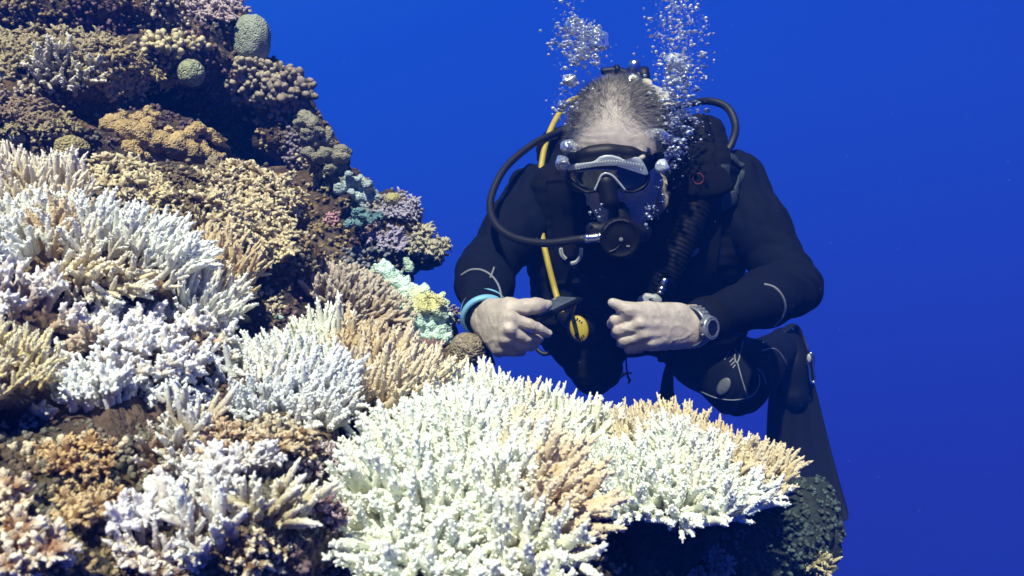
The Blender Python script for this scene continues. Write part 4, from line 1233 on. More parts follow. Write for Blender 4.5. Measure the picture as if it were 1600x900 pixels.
sk = sk * (1 - .5 * hairw * (1 + .3 * vnoise(BV, 120, 5)))[:, None]
sk = sk * (1 - .22 * beard * (1 + .5 * vnoise(BV, 200, 6)))[:, None]
body_ob = obj('body', BV, BQ, None, M_skin, person, np.clip(sk, 0, 1))
print('body verts', len(BV))
M_nail = mat('nail', (.52, .47, .42), .3, .05, 60, 0, spec=.5)
for a_, b_, r_ in ((P(968, 478, 1.24), P(957, 473, 1.240), .0060), (P(846, 477, 1.253), P(856, 476, 1.258), .0058), (til[0] * .35 + dil[0] * .65, til[0], .0054)):
    x_ = unit(b_ - a_); y_ = unit(np.array([0, -1., .55]) - x_ * (x_ @ np.array([0, -1., .55]))); z_ = np.cross(x_, y_)
    V, Q, _ = ball(b_ - x_ * .0015 + y_ * .0056, (.0062, .0016, r_ * .8), np.stack([x_, y_, z_]), 14, 8)
    obj('nail', V, Q, None, M_nail, body_ob)

# short grey hair, thin on the crown
rgh = np.random.default_rng(3)
cand = np.nonzero(hairw > .05)[0]
mbh = MB()
pick = rgh.choice(cand, 17000)
HV, HT, HC = [], [], []
for n_, i in enumerate(pick):
    thinning = .6 if (abs(loc[i, 0]) < .035 and loc[i, 1] > .0) else 1.0
    if rgh.random() > hairw[i] * thinning: continue
    nrm = BN[i]
    side = np.sign(loc[i, 0]) * X_ * min(1, abs(loc[i, 0]) * 12)
    d = unit(nrm * .38 - F_ * .25 + side * .5 - U_ * .15 * (abs(loc[i, 0]) > .05) + rgh.normal(0, .16, 3))
    L = rgh.uniform(.009, .021); p0 = BV[i] + rgh.normal(0, .0012, 3)
    w = unit(np.cross(d, rgh.normal(0, 1, 3))) * .00024
    p1 = p0 + d * L * .55; p2 = p0 + unit(d + side * .5 - nrm * .25) * L
    k = len(HV)
    HV += [p0 - w, p0 + w, p1 + w * .8, p1 - w * .8, p2]
    HT += [(k, k + 1, k + 2), (k, k + 2, k + 3), (k + 3, k + 2, k + 4)]
    gcol = rgh.uniform(.06, .20)
    HC += [(gcol, gcol * .98, gcol * .92)] * 5
obj('hair', np.array(HV), None, np.array(HT), mat('grey_hair', None, .5, .1, 60, 0, vcol=True), person, np.array(HC))

# ---- wetsuit
suit = Solid(.0045)
trunk(suit, 0); limbs(suit, 0)
suit.cone(neck0 + np.array([0, .02, .015]), neck0 + np.array([0, .04, -.06]), .068, .085, .03)
suit.cone(anR, P(1236, 575, 2.13), .042, .036, .02); suit.cone(anL, P(925, 590, 2.3), .042, .036, .02)
for el, wr in ((elL, wrL), (elR, wrR)):
    c = el + (wr - el) * .93; a = unit(wr - el)
    suit.cone(c - a * .02, c, .0375, .0375, .012)
    suit.cone(c, c + a * .10, .0268, .0268, .002, '-')
suit.cone(hp(0, -.03, -.05), neck0 + np.array([0, .01, .012]), .060, .062, .004, '-')
SV, SQ = suit.mesh(); SV = relax(SV, SQ, 1)
SN = vnormals(SV, SQ)
def folds(V):
    """creases gathered at the elbows, knees and armpits"""
    r = 0
    for c, s_, d in ((elL, .10, shL - wrL), (elR, .11, shR - wrR), (knR, .10, hiR - anR), (knL, .1, hiL - anL), (shL, .13, shL - neck0), (shR, .14, shR - neck0)):
        w = np.exp(-(np.linalg.norm(V - c, axis=1) / s_) ** 2)
        ph = (V - c) @ unit(d) * 190 + 2.5 * vnoise(V, 14, 3) + 1.2 * vnoise(V, 40, 4)
        r = r + w * (np.abs(np.sin(ph * .5)) - .5) * .0075
    return r + .003 * fbm(V, 16, 3, 2)
SV = SV + SN * folds(SV)[:, None]
suit_ob = obj('wetsuit', SV, SQ, None, M_neo, person)
SB = BVHTree.FromPolygons(SV.tolist(), SQ.tolist())
print('suit verts', len(SV))

def surf(px, py, bvh=None, fall=1.7):
    d = unit(P(px, py, 1.0))
    loc_, n_, _, dist = (bvh or SB).ray_cast(Vector((0, 0, 0)), Vector(d))
    if loc_ is None: return P(px, py, fall), -d
    n_ = np.array(n_); n_ = n_ if n_ @ d < 0 else -n_
    return np.array(loc_), n_

def seam(name, pts, r, m, parent, n=40, bvh=None, lift=.0, **k):
    q = np.array(pts, float)
    c = catmull(np.c_[q, np.zeros(len(q))], n)[:, :2]
    W = []
    for x, y in c:
        h_, nn = surf(x, y, bvh)
        if W and np.linalg.norm(h_ - W[-1]) > .09: continue
        W.append(h_ + nn * lift)
    W = relax_line(np.array(W))
    V, Q, T = tube(W, r, max(12, len(W) * 2), 8, **k)
    return obj(name, V, Q, T, m, parent)
def relax_line(W, it=2):
    for _ in range(it): W[1:-1] = .5 * W[1:-1] + .25 * (W[:-2] + W[2:])
    return W
def ring_on(name, a, b, t, r_in, r, m, parent, tilt=(0, 0, 0), wide=1.0):
    """a band round a limb from a to b at t; wide > 1 makes it a flat strap"""
    c = a + (b - a) * t; ax = unit(unit(b - a) + np.array(tilt))
    x = unit(np.cross(ax, [0, 0, 1.0])); y = np.cross(ax, x)
    th = np.linspace(0, 2 * math.pi, 49)[:-1]
    V = []
    for i in th:
        o = math.cos(i) * x + math.sin(i) * y
        for j in np.linspace(0, 2 * math.pi, 9)[:-1]:
            V.append(c + o * (r_in + r * math.cos(j)) + ax * r * wide * math.sin(j))
    V = np.array(V); i, j = np.arange(48)[:, None], np.arange(8)[None, :]
    Q = np.stack([i * 8 + j, i * 8 + (j + 1) % 8, ((i + 1) % 48) * 8 + (j + 1) % 8, ((i + 1) % 48) * 8 + j], -1).reshape(-1, 4)
    return obj(name, V, Q, None, m, parent)

zig = lambda i: 1 + .35 * (i % 2)
seam('piping', [(721, 430), (735, 422), (752, 422), (768, 431), (779, 447), (784, 468)], .0018, M_pipe, suit_ob, 70, ripple=zig)
seam('piping', [(766, 434), (770, 424), (772, 418)], .0014, M_pipe, suit_ob, 24, ripple=zig)
seam('piping', [(1194, 444), (1210, 449), (1222, 462), (1227, 480), (1222, 496), (1210, 509)], .0019, M_pipe, suit_ob, 70, ripple=zig)
seam('piping', [(1095, 612), (1120, 622), (1150, 625), (1175, 618), (1186, 602), (1186, 585)], .0016, M_pipe, suit_ob, 60)
seam('piping', [(1152, 566), (1160, 595), (1168, 620)], .0014, M_pipe, suit_ob, 30)
seam('piping', [(1190, 548), (1210, 545), (1224, 560), (1229, 578), (1212, 592), (1196, 603), (1187, 604)], .0018, M_pipe, suit_ob, 70)
seam('piping', [(1182, 575), (1192, 585), (1197, 600)], .0016, M_pipe, suit_ob, 24)
seam('piping', [(1146, 532), (1138, 552), (1132, 562)], .0013, M_pipe, suit_ob, 24)
seam('piping', [(1162, 526), (1158, 548), (1152, 567), (1148, 558), (1150, 540)], .0016, M_pipe, suit_ob, 30)
for x0, y0, x1, y1 in ((1140, 566, 1146, 560), (1142, 571, 1148, 565), (1145, 575, 1149, 570), (1150, 548, 1156, 556)):
    seam('mark', [(x0, y0), (x1, y1)], .0016, M_white_p, suit_ob, 8)
c_, n_ = surf(1131, 604)
zz = unit(np.array([.35, 0, 1.0])); xx_ = unit(np.cross(n_, zz)); zz = np.cross(xx_, n_)
V, Q, _ = ball(c_ + n_ * .001, (.0135, .005, .022), np.stack([xx_ , n_, unit(zz + xx_ * -.25)]), 24, 14)
o = obj('knee_pad', V, Q, None, mat('knee_rubber', (.11, .125, .13), .5, .12, 80, .1, 500), suit_ob)
for k in range(5):
    q = c_ + n_ * .0052 + xx_ * (-.004 + k * .002) + zz * (-.008 + .001 * k)
    V, Q, T = tube([q - zz * .004, q + zz * .004], .0005, 4, 6); 
    obj('rib', V, Q, T, M_grey, suit_ob)
# cuffs and the pale blue band
ring_on('cuff', elL, wrL, .86, .0375, .0028, M_blue, suit_ob, (.1, 0, -.1), 1.6)
ring_on('cuff', elR, wrR, .90, .0372, .0035, M_vest, suit_ob, (0, 0, 0), 4)
ring_on('bracelet', elL, wrL, .97, .0365, .0042, M_blue, person, (.25, 0, -.25), 1.5)

# ---- buoyancy vest
vest = Solid(.0055)
for a, b, ra, rb in ((P(868, 300, 1.60), P(872, 400, 1.64), .050, .060), (P(872, 400, 1.64), P(885, 500, 1.74), .060, .075),
                     (P(1105, 265, 1.57), P(1112, 390, 1.63), .055, .062), (P(1112, 390, 1.63), P(1110, 500, 1.74), .062, .080),
                     (P(895, 485, 1.76), P(1095, 480, 1.76), .085, .082), (P(950, 420, 1.68), P(1040, 420, 1.68), .085, .085),
                     (P(930, 350, 1.68), P(1060, 340, 1.68), .07, .07), (P(870, 300, 1.62), P(880, 255, 1.75), .045, .04), (P(1105, 265, 1.6), P(1100, 215, 1.68), .05, .045),
                     (P(1100, 225, 1.70), P(1105, 205, 1.72), .036, .033), (P(880, 240, 1.78), P(1090, 225, 1.78), .06, .06), (P(900, 520, 1.74), P(930, 570, 1.72), .07, .06),
                     (P(1010, 505, 1.76), P(1080, 505, 1.78), .06, .06)):
    vest.cone(a, b, ra, rb, .03)
vest.box(P(869, 250, 1.70), (.016, .03, .04), None, .008, .01)
vest.box(P(872, 470, 1.62), (.03, .03, .055), None, .01, .02)
VV, VQ = vest.mesh(); VN = vnormals(VV, VQ)
VV = VV + VN * (.005 * fbm(VV, 22, 3, 5) + .0025 * (np.abs(np.sin(VV[:, 2] * 130 + 3 * vnoise(VV, 12, 2))) - .5))[:, None]
vest_ob = obj('buoyancy_vest', VV, VQ, None, M_vest, person)
VB = BVHTree.FromPolygons(VV.tolist(), VQ.tolist())

def strap(name, pts, width, m, parent, bvh, lift=.003, n=24, thick=.0035):
    """flat webbing laid on the vest along a pixel path"""
    q = np.array(pts, float); c = catmull(np.c_[q, np.zeros(len(q))], n)[:, :2]
    W, N = [], []
    for x, y in c:
        h_, nn = surf(x, y, bvh); W.append(h_ + nn * lift); N.append(nn)
    W, N = relax_line(np.array(W), 4), relax_line(np.array(N), 6)
    T = unit(np.gradient(W, axis=0)); S = unit(np.cross(T, N))
    prof = [(-1, 0), (-1, 1), (-.9, 1.4), (.9, 1.4), (1, 1), (1, 0)]
    V = np.stack([W + S * (a * width * .5) + N * (b * thick) for a, b in prof], 1).reshape(-1, 3)
    k = len(prof)
    Tt = [(0, i, i + 1) for i in range(1, k - 1)] + [((n - 1) * k, (n - 1) * k + i + 1, (n - 1) * k + i) for i in range(1, k - 1)]
    return obj(name, V, grid_quads(n, k), np.array(Tt), m, parent)
strap('shoulder_strap', [(1090, 215), (1098, 260), (1104, 320), (1104, 380), (1095, 440)], .055, M_vest, vest_ob, VB)
strap('shoulder_strap', [(872, 285), (878, 330), (884, 380), (886, 440)], .05, M_vest, vest_ob, VB)
strap('chest_strap', [(885, 425), (940, 440), (1010, 440), (1080, 430)], .03, M_vest, vest_ob, VB, .006)
strap('waist_belt', [(870, 505), (930, 525), (1010, 525), (1100, 505)], .05, M_vest, vest_ob, VB, .006)
class Both:                                                         # whichever of vest and suit lies in front
    def ray_cast(s, o, d):
        r = [q for q in (SB.ray_cast(o, d), VB.ray_cast(o, d)) if q[0] is not None]
        return min(r, key=lambda q: q[3]) if r else (None, None, None, None)
for pts, w in (([(1132, 257), (1131, 287)], .019), ([(1141, 245), (1158, 262)], .017), ([(1157, 266), (1148, 300)], .018), ([(1122, 322), (1149, 306)], .028)):
    strap('shoulder_panel', pts, w, M_grey, vest_ob, Both(), .002, 14, .002)
seam('red_trim', [(1166, 425), (1164, 440), (1156, 455)], .0026, M_red, vest_ob, 20)
# corrugated inflator hose down his left shoulder
ch = [P(1088, 190, 1.60), P(1098, 235, 1.56), P(1096, 290, 1.53), P(1080, 345, 1.51), P(1058, 395, 1.50), P(1036, 440, 1.50), P(1022, 470, 1.52)]
V, Q, T = tube(ch, [.024, .026, .027, .027, .027, .026, .022], 190, 18, ripple=lambda i: 1 + .035 * math.sin(i * math.pi / 2))
infl = obj('inflator_hose', V, Q, T, M_cover, vest_ob)
V, Q, T = tube([P(1052, 275, 1.505), P(1072, 281, 1.493), P(1095, 283, 1.490), P(1118, 280, 1.497), P(1134, 272, 1.515)], .030, 24, 16, flat=.18, nrm=(0, -1, .1))
keeper = obj('hose_keeper', V, Q, T, M_vest, vest_ob)
th = np.linspace(0, 2 * math.pi, 40)
V, Q, T = tube([P(1091, 279, 1.480) + .0098 * np.array([math.cos(a), 0, math.sin(a)]) for a in th], .0006, 80, 6, cap=False)
obj('ring_emblem', V, Q, None, M_red, keeper)
# power inflator: steel coupling and grey button
ax = unit(P(1040, 433, 1.42) - P(1031, 458, 1.42))
V, Q, T = lathe(P(1031, 459, 1.42), ax, [(.003, 0), (.007, .001), (.007, .004), (.0045, .005), (.0045, .007), (.008, .008), (.008, .011), (.005, .012), (.005, .014), (.0065, .015), (.0065, .027), (.004, .030)], 20)
obj('coupling', V, Q, T, M_steel, infl)
s = Solid(.0016); s.cone(P(1005, 470, 1.425), P(1024, 470, 1.425), .0105, .012, .004); s.cone(P(1010, 463, 1.42), P(1022, 466, 1.42), .006, .008, .004); s.cone(P(1014, 480, 1.43), P(1016, 500, 1.43), .010, .010, .006)
V, Q = s.mesh(); inf2 = obj('inflator_valve', V, Q, None, M_lgrey, infl)
for k in range(3):
    V, Q, T = tube([P(1014 + k, 467 + 3 * k, 1.4122), P(1027, 466 + 3 * k, 1.4135)], .0009, 6, 6); obj('groove', V, Q, T, M_rub, infl)
# D-rings with drilled holes
def dring(pts, d, sh):
    c = [P(x, y, d) for x, y in pts]
    V, Q, T = tube(c, .0042, 40, 10, flat=.5, nrm=(0, -1, 0))
    o = obj('d_ring', V, Q, T, M_lgrey, vest_ob)
    cc = catmull(c, 9)
    mb = MB()
    for q in cc[1:-1]:
        V, Q, T = lathe(q + np.array([0, -.0019, 0]), (0, -1, 0), [(.0009, 0), (.0009, .0009)], 10); mb.add(V, Q, T)
    mb.build('hole', M_rub, vest_ob)
def dr_depth(x, y): return min(surf(x, y, VB)[0][1], surf(x, y, SB)[0][1]) - .014
d1 = dr_depth(1085, 385)
dring([(1093, 371), (1094, 382), (1089, 392), (1079, 399), (1068, 399), (1062, 395)], d1, 1)
d2 = dr_depth(893, 395)
dring([(876, 388), (878, 398), (884, 405)], d2, 1); dring([(908, 388), (907, 400), (901, 409), (892, 412)], d2, 1)
V, Q, T = rbox(P(888, 385, d2 + .006), (.026, .006, .022), None, .3); obj('strap_buckle', V, Q, T, M_vest, vest_ob)
V, Q, T = rbox(P(1084, 372, d1 + .006), (.026, .006, .010), None, .3); obj('strap_buckle', V, Q, T, M_vest, vest_ob)
# loose ends, loops and the gauge that hang below the vest
V, Q, T = tube([P(978, 552, 1.72), P(979, 575, 1.72), P(982, 592, 1.72)], [.005, .006, .007], 16, 8, flat=.3); obj('strap_end', V, Q, T, M_vest, vest_ob)
V, Q, T = tube([P(980, 588, 1.72), P(984, 594, 1.72), P(981, 600, 1.72)], [.006, .010, .003], 8, 8, flat=.3); obj('strap_end', V, Q, T, M_vest, vest_ob)
V, Q, T = tube([P(848, 425, 1.66), P(840, 440, 1.65), P(840, 458, 1.64), P(848, 470, 1.64)], .004, 30, 8); obj('hose_loop', V, Q, T, M_hose, vest_ob)
V, Q, T = tube([P(842, 530, 1.68), P(838, 543, 1.67), P(850, 553, 1.66), P(866, 548, 1.66)], .0045, 30, 8); obj('hose_loop', V, Q, T, M_hose, vest_ob)
V, Q, T = tube([P(1046, 545, 1.80), P(1046, 565, 1.80), P(1044, 585, 1.80), P(1042, 612, 1.80), P(1042, 640, 1.80), P(1042, 655, 1.80)], [.006, .006, .012, .016, .028, .030], 40, 14, flat=.45, nrm=(0, 1, 0))
gb = obj('hanging_gauge', V, Q, T, M_rub, vest_ob)
V, Q, T = lathe(P(1042, 646, 1.787), (0, -1, .1), [(.017, 0), (.019, .002), (.016, .004)], 24); obj('dial', V, Q, T, M_grey, gb)
V, Q, T = rbox(P(1036, 557, 1.80), (.012, .008, .013), None, .3); obj('clip', V, Q, T, M_rub, vest_ob)
V, Q, T = tube([P(752, 540, 1.40), P(764, 556, 1.40), P(772, 570, 1.40)], [.018, .016, .006], 12, 10, flat=.4); obj('strap_end', V, Q, T, M_vest, vest_ob)

# ---- tank with valve and first stage behind the head
tk0 = P(1008, 140, 1.80); tax = unit(P(1003, 170, 1.80) - P(985, 500, 2.3)) 
V, Q, T = lathe(tk0, -tax, [(.014, -.02), (.018, 0), (.045, .012), (.075, .035), (.088, .07), (.09, .12), (.09, .56), (.08, .585), (.05, .60)], 40)
tank = obj('air_tank', V, Q, T, M_cream, person)
V, Q, T = lathe(P(990, 117, 1.80), (.02, -.25, 1), [(.010, -.03), (.013, -.012), (.013, 0), (.0150, .001), (.0150, .020), (.0125, .030), (.006, .033)], 28)
obj('valve_knob', V, Q, T, M_steel, tank)
V, Q, T = lathe(P(989, 128, 1.79), (-.1, -1, .35), [(.020, 0), (.022, .004), (.019, .010), (.010, .012)], 28); obj('valve', V, Q, T, M_steel, tank)
V, Q, T = lathe(P(1005, 122, 1.84), (1, -.1, .1), [(.020, -.012), (.026, -.006), (.027, .006), (.022, .014)], 28); obj('first_stage', V, Q, T, M_rub, tank)
V, Q, T = tube([P(940, 112, 1.84), P(960, 111, 1.84), P(980, 116, 1.84)], [.008, .010, .012], 14, 12); obj('first_stage_port', V, Q, T, M_rub, tank)
V, Q, T = lathe(P(964, 110, 1.838), (1, 0, .2), [(.012, -.006), (.014, 0), (.012, .006)], 20); obj('port_collar', V, Q, T, M_rub, tank)

# ---- regulator
reg_c = P(969, 372, 1.335)
rf = unit(np.array([-.08, -1, -.12]))
s = Solid(.0022)
s.ell(reg_c + rf * -.018, (.0335, .018, .0335), np.stack([unit(np.cross(rf, [0, 0, 1.0])), rf, unit(np.cross(np.cross(rf, [0, 0, 1.0]), rf))]), .01)
s.cone(hp(0, .10, -.072), reg_c + rf * -.03, .018, .024, .012)
s.cone(reg_c + np.array([-.012, .02, .012]), reg_c + np.array([-.043, .025, .016]), .017, .013, .012)
s.cone(reg_c + np.array([.012, .02, .012]), reg_c + np.array([.045, .03, .010]), .018, .014, .012)
V, Q = s.mesh(); reg = obj('regulator', V, Q, None, M_rub, person)
xr = unit(np.cross(rf, [0, 0, 1.0])); xr = xr if xr[0] > 0 else -xr; zr = np.cross(xr, rf); zr = zr if zr[2] > 0 else -zr
V, Q, T = lathe(reg_c, rf, [(.033, -.004), (.0345, .002), (.0322, .006), (.0290, .0065), (.0280, .0045), (.018, .007), (.007, .0085), (.001, .0088)], 48, zr)
cover = obj('purge_cover', V, Q, T, M_cover, reg)
on = lambda a, b, h: reg_c + xr * a + zr * b + rf * h
V, Q, T = lathe(on(.001, -.002, .0088), rf, [(.0035, 0), (.0035, .0008), (.002, .001)], 18); obj('logo_disc', V, Q, T, M_white_p, reg)
mb = MB()
for k in range(17):                                              # the arc of small lettering along the cover's upper edge (too small to read)
    a = RAD(150 - k * 5.2); p0 = on(.0303 * math.cos(a), .0303 * math.sin(a), .0066); e = xr * math.cos(a) + zr * math.sin(a)
    V, Q, T = tube([p0 - e * .001, p0 + e * (.0006 + .0006 * (k % 3))], .0005, 4, 5); mb.add(V, Q, T)
mb.build('lettering', M_white_p, reg)
V, Q, T = tube([on(-.018, -.022, .0062), on(-.010, -.019, .0072), on(-.002, -.012, .0082)], [.0018, .0012, .0004], 10, 6, flat=.4); obj('logo_stroke', V, Q, T, M_white_p, reg)
V, Q, T = rbox(on(.013, -.013, .0074), (.0028, .0008, .0016), np.stack([xr, rf, zr]), .3); obj('logo_mark', V, Q, T, M_white_p, reg)
ax = unit(P(943, 370, 1.345) - P(914, 373, 1.345))
V, Q, T = lathe(P(915, 373, 1.345), ax, [(.006, -.004), (.0075, 0), (.0085, .002)] + [(.0085 - .0012 * (i % 2), .004 + i * .0016) for i in range(11)] + [(.0095, .024), (.0095, .030)], 24)
obj('hose_coupling', V, Q, T, M_steel, reg)
V, Q, T = tube([P(905, 190, 1.72), P(880, 203, 1.68), P(835, 224, 1.63), P(790, 262, 1.57), P(767, 310, 1.51), P(772, 346, 1.46), P(800, 370, 1.42), P(850, 380, 1.38), P(914, 373, 1.346)], .0072, 90, 14)
obj('hose', V, Q, T, M_hose, reg)
V, Q, T = tube([P(1040, 172, 1.78), P(1078, 162, 1.74), P(1108, 158, 1.70), P(1136, 168, 1.67), P(1149, 195, 1.64), P(1144, 222, 1.61), P(1128, 250, 1.60), P(1118, 275, 1.60)], .0080, 70, 14)
obj('low_pressure_hose', V, Q, T, M_hose, vest_ob)

# ---- mask: outlines in the plane of the face, each with its own thickness
mc = P(950, 272, 1.345)
def mk(x, y, lift=0.0):
    """a point of the mask from the crop of the photograph it was drawn on; the face plane leans back at the top less than the brow and curves round"""
    px, py = 850 + x / 3.752, 180 + y / 3.75
    xm = (px - 952) / FPX * 1.345; zm = -(py - 272) / FPX * 1.345
    d = 1.345 - zm * .50 + 4.2 * xm * xm - lift
    return P(px, py, d)
def plate(name, outl, thick, m, parent, lift=0.0, n=90, bev=.0015):
    """a closed outline given thickness along the face, with a rounded front edge"""
    o = np.array(outl + outl[:1], float)
    c = catmull(np.c_[o, np.zeros(len(o))], n + 1)[:-1, :2]
    cen = c.mean(0)
    rings = []
    for sc_, lf in ((1.0, -thick), (1.0, 0), (1 - bev * 18, bev), ):
        rings.append(np.array([mk(*(cen + (q - cen) * sc_), lift + lf) for q in c]))
    # fan inward in steps so the front follows the curve of the mask
    for sc_ in (.75, .5, .25, .02):
        rings.append(np.array([mk(*(cen + (q - cen) * sc_ * (1 - bev * 18)), lift + bev) for q in c]))
    V = np.concatenate(rings)
    return obj(name, V, grid_quads(len(rings), n), None, m, parent)
def bar(name, pts, r, m, parent, lift=0.0, n=50, flat=1.0, ripple=None):
    V, Q, T = tube([mk(x, y, lift) for x, y in pts], r, n, 12, flat=flat, nrm=F_, ripple=ripple)
    return obj(name, V, Q, T, m, parent)
s = Solid(.0024)
for x, y, r in ((190, 365, .022), (280, 355, .026), (370, 340, .026), (470, 360, .026), (555, 365, .022)):
    s.ell(mk(x, y, -.034), (r, r * 1.1, r * 1.1), None, .02)
for x, y, r in ((200, 245, .014), (290, 215, .016), (380, 205, .016), (480, 215, .016), (560, 240, .014)):     # the skirt's upper lip on the forehead
    s.ell(mk(x, y + 14, -.022), (.024, .016, r * .95), None, .012)
s.cone(mk(365, 400, -.004), mk(385, 500, .012), .017, .015, .012)                                        # nose pocket
s.ell(mk(380, 505, .008), (.014, .013, .009), None, .008)
V, Q = s.mesh(); dmask = obj('dive_mask', V, Q, None, M_rub, person)
M_lens = mat('mask_lens', (.010, .016, .022), .06, .0, 10, 0, spec=.9, coat=1)
plate('lens', [(140, 352), (165, 322), (300, 306), (450, 306), (560, 322), (604, 358), (590, 408), (530, 440), (480, 437), (440, 395), (400, 352), (365, 338), (335, 350), (312, 395), (285, 437), (250, 442), (185, 410)],
      .006, M_lens, dmask, .0015, 110, .001)
bar('lens_rim', [(134, 350), (160, 318), (300, 302), (450, 302), (565, 318), (610, 360), (592, 412), (530, 448), (478, 446)], .0026, M_rub, dmask, .003)
bar('lens_rim', [(134, 350), (150, 382), (185, 416), (248, 450), (288, 446)], .0026, M_rub, dmask, .003)
bar('nose_bridge', [(298, 440), (318, 396), (338, 352), (366, 340), (402, 356), (440, 398), (474, 440)], .0022, M_silver, dmask, .004, 40)
fr_o = plate('frame', [(136, 326), (160, 290), (225, 280), (290, 270), (330, 242), (385, 233), (440, 245), (480, 262), (545, 245), (585, 280), (612, 345), (600, 350), (580, 318), (470, 298), (300, 300), (160, 318)],
      .014, M_silver, dmask, .005, 110, .0018)
mb = MB()
for k in range(26):                                              # fine ribs moulded into the frame
    t = k / 25; x = 165 + t * 410; y0 = np.interp(x, [165, 290, 385, 470, 585], [296, 276, 262, 270, 290]); y1 = np.interp(x, [165, 300, 470, 585], [314, 296, 295, 312])
    V, Q, T = tube([mk(x, y0, .0072), mk(x, y1, .0070)], .0009, 4, 6); mb.add(V, Q, T)
mb.build('ribs', M_silver, dmask)
for s_ in (-1, 1):
    pts = [mk(600 if s_ > 0 else 142, 300, -.012), hp(s_ * .078, .055, .005), hp(s_ * .088, .02, .018), hp(s_ * .086, -.03, .03), hp(s_ * .06, -.085, .045), hp(s_ * .02, -.112, .05)]
    V, Q, T = tube(pts, .014, 40, 12, flat=.22, nrm=unit(X_ * s_ + .01)); obj('strap', V, Q, T, M_rub, dmask)
    V, Q, T = rbox(hp(s_ * .080, .060, .004), (.007, .012, .012), HR, .3); obj('strap_buckle', V, Q, T, M_rub, dmask)

# ---- watch on his left wrist
wax = unit(P(1110, 505, 1.33) - P(1060, 512, 1.28))
wc = P(1083, 510, 1.290)
watch_band = ring_on('watch', wc - wax * .01, wc + wax * .01, .5, .0315, .0028, M_watch, person, (0, 0, 0), 4.2)
wf = unit(np.array([.02, -1, -.02])); wf = unit(wf - wax * (wf @ wax))
fc = wc + wf * .0345 + np.array([0, 0, -.002])
zz = np.cross(wax, wf); zz = zz if zz[2] > 0 else -zz
V, Q, T = lathe(fc, wf, [(.017, -.010), (.0195, -.006), (.0198, .000), (.0185, .0035), (.0165, .0045), (.0155, .0035)], 40, zz); obj('case', V, Q, T, M_watch, watch_band)
V, Q, T = lathe(fc, wf, [(.0155, .0030), (.0152, .0052), (.0135, .0054), (.0132, .0040)], 8, unit(zz + wax * .41), cap=False); obj('bezel', V, Q, None, M_watch, watch_band, smooth=False)
V, Q, T = lathe(fc, wf, [(.0134, .003), (.0134, .0044), (.001, .0044)], 8, unit(zz + wax * .41)); obj('screen', V, Q, T, M_dark, watch_band, smooth=False)
for k in range(4):
    for b in (-1, 1):
        a = RAD(28 + k * 13); ro = wf * math.cos(a) + zz * math.sin(a)
        V, Q, T = rbox(wc + ro * .0348 + wax * b * .0035, (.0022, .0016, .0022), np.stack([wax, ro, np.cross(wax, ro)]), .3); obj('link', V, Q, T, M_watch, watch_band)
for a in (-1, 1):
    V, Q, T = lathe(fc + zz * a * .009 - wax * .0185, -wax, [(.0022, 0), (.0022, .003), (.001, .0035)], 12); obj('button', V, Q, T, M_watch, watch_band)

# ---- fins
def fin(foot_a, foot_b, tip_c, wdir, w0, w1, strap_side):
    bl = MB()
    ax = unit(tip_c - foot_b); wd = unit(wdir - ax * (wdir @ ax)); nn = np.cross(ax, wd)
    L = np.linalg.norm(tip_c - foot_b)
    n, m = 26, 15
    V = []
    for sgn in (1, -1):
        for i in range(n):
            t = i / (n - 1); w = (w0 + (w1 - w0) * t ** .8) * (1 if t < .93 else 1 - (t - .93) ** 2 * 20)
            for j in range(m):
                u = j / (m - 1) * 2 - 1
                edge = math.exp(-((abs(u) - .93) / .07) ** 2)
                th = .0022 + .006 * edge * (1 - .7 * t) + .0025 * (abs(math.sin(u * 6.5)) > .93) * (1 - t)
                V.append(foot_b + ax * (L * t - .02 * L * u * u * t) + wd * (w * u) + nn * (sgn * th + .05 * t * t))
    V = np.array(V); q = grid_quads(n, m, False)
    Q = np.vstack([q, q[:, ::-1] + n * m])
    rim = [i * m for i in range(n)] + [(n - 1) * m + j for j in range(1, m)] + [i * m + m - 1 for i in range(n - 2, -1, -1)] + list(range(m - 2, 0, -1))
    r = np.array(rim); r1 = np.roll(r, -1)
    Q = np.vstack([Q, np.stack([r1, r, r + n * m, r1 + n * m], 1)])
    f = obj('fin', V, Q, None, M_cover, person)
    s = Solid(.004); s.chain([foot_a, (foot_a + foot_b) / 2, foot_b + ax * .03], [.050, .054, .040], .03)
    v, q = s.mesh(); obj('foot_pocket', v, q, None, M_cover, f)
    return f, ax, wd, nn
fR, fax, fwd, fnn = fin(P(1231, 548, 2.14), P(1238, 600, 2.10), P(1252, 815, 2.04), np.array([1., .1, .05]), .058, .106, 1)
V, Q, T = tube([P(1222, 520, 2.10), P(1240, 508, 2.13), P(1252, 528, 2.13), P(1262, 560, 2.10), P(1262, 592, 2.08)], [.010, .014, .014, .013, .012], 40, 10, flat=.3); obj('fin_strap', V, Q, T, M_rub, fR)
V, Q, T = rbox(P(1268, 575, 2.065), (.0065, .008, .034), None, .3); bk = obj('buckle', V, Q, T, M_rub, fR)
V, Q, T = tube([P(1263, 556, 2.052), P(1268, 552, 2.052), P(1271, 575, 2.05), P(1273, 594, 2.05), P(1267, 596, 2.05), P(1264, 575, 2.052), P(1262, 558, 2.052)], .0028, 40, 8); obj('buckle_frame', V, Q, T, M_steel, fR)
V, Q, _ = ball(P(1264, 560, 2.05), (.006, .005, .012), None, 12, 8); obj('buckle_button', V, Q, None, M_lgrey, fR)
fL, _, _, _ = fin(P(925, 570, 2.24), P(930, 600, 2.36), P(950, 560, 2.85), np.array([1., 0, 0]), .05, .09, -1)

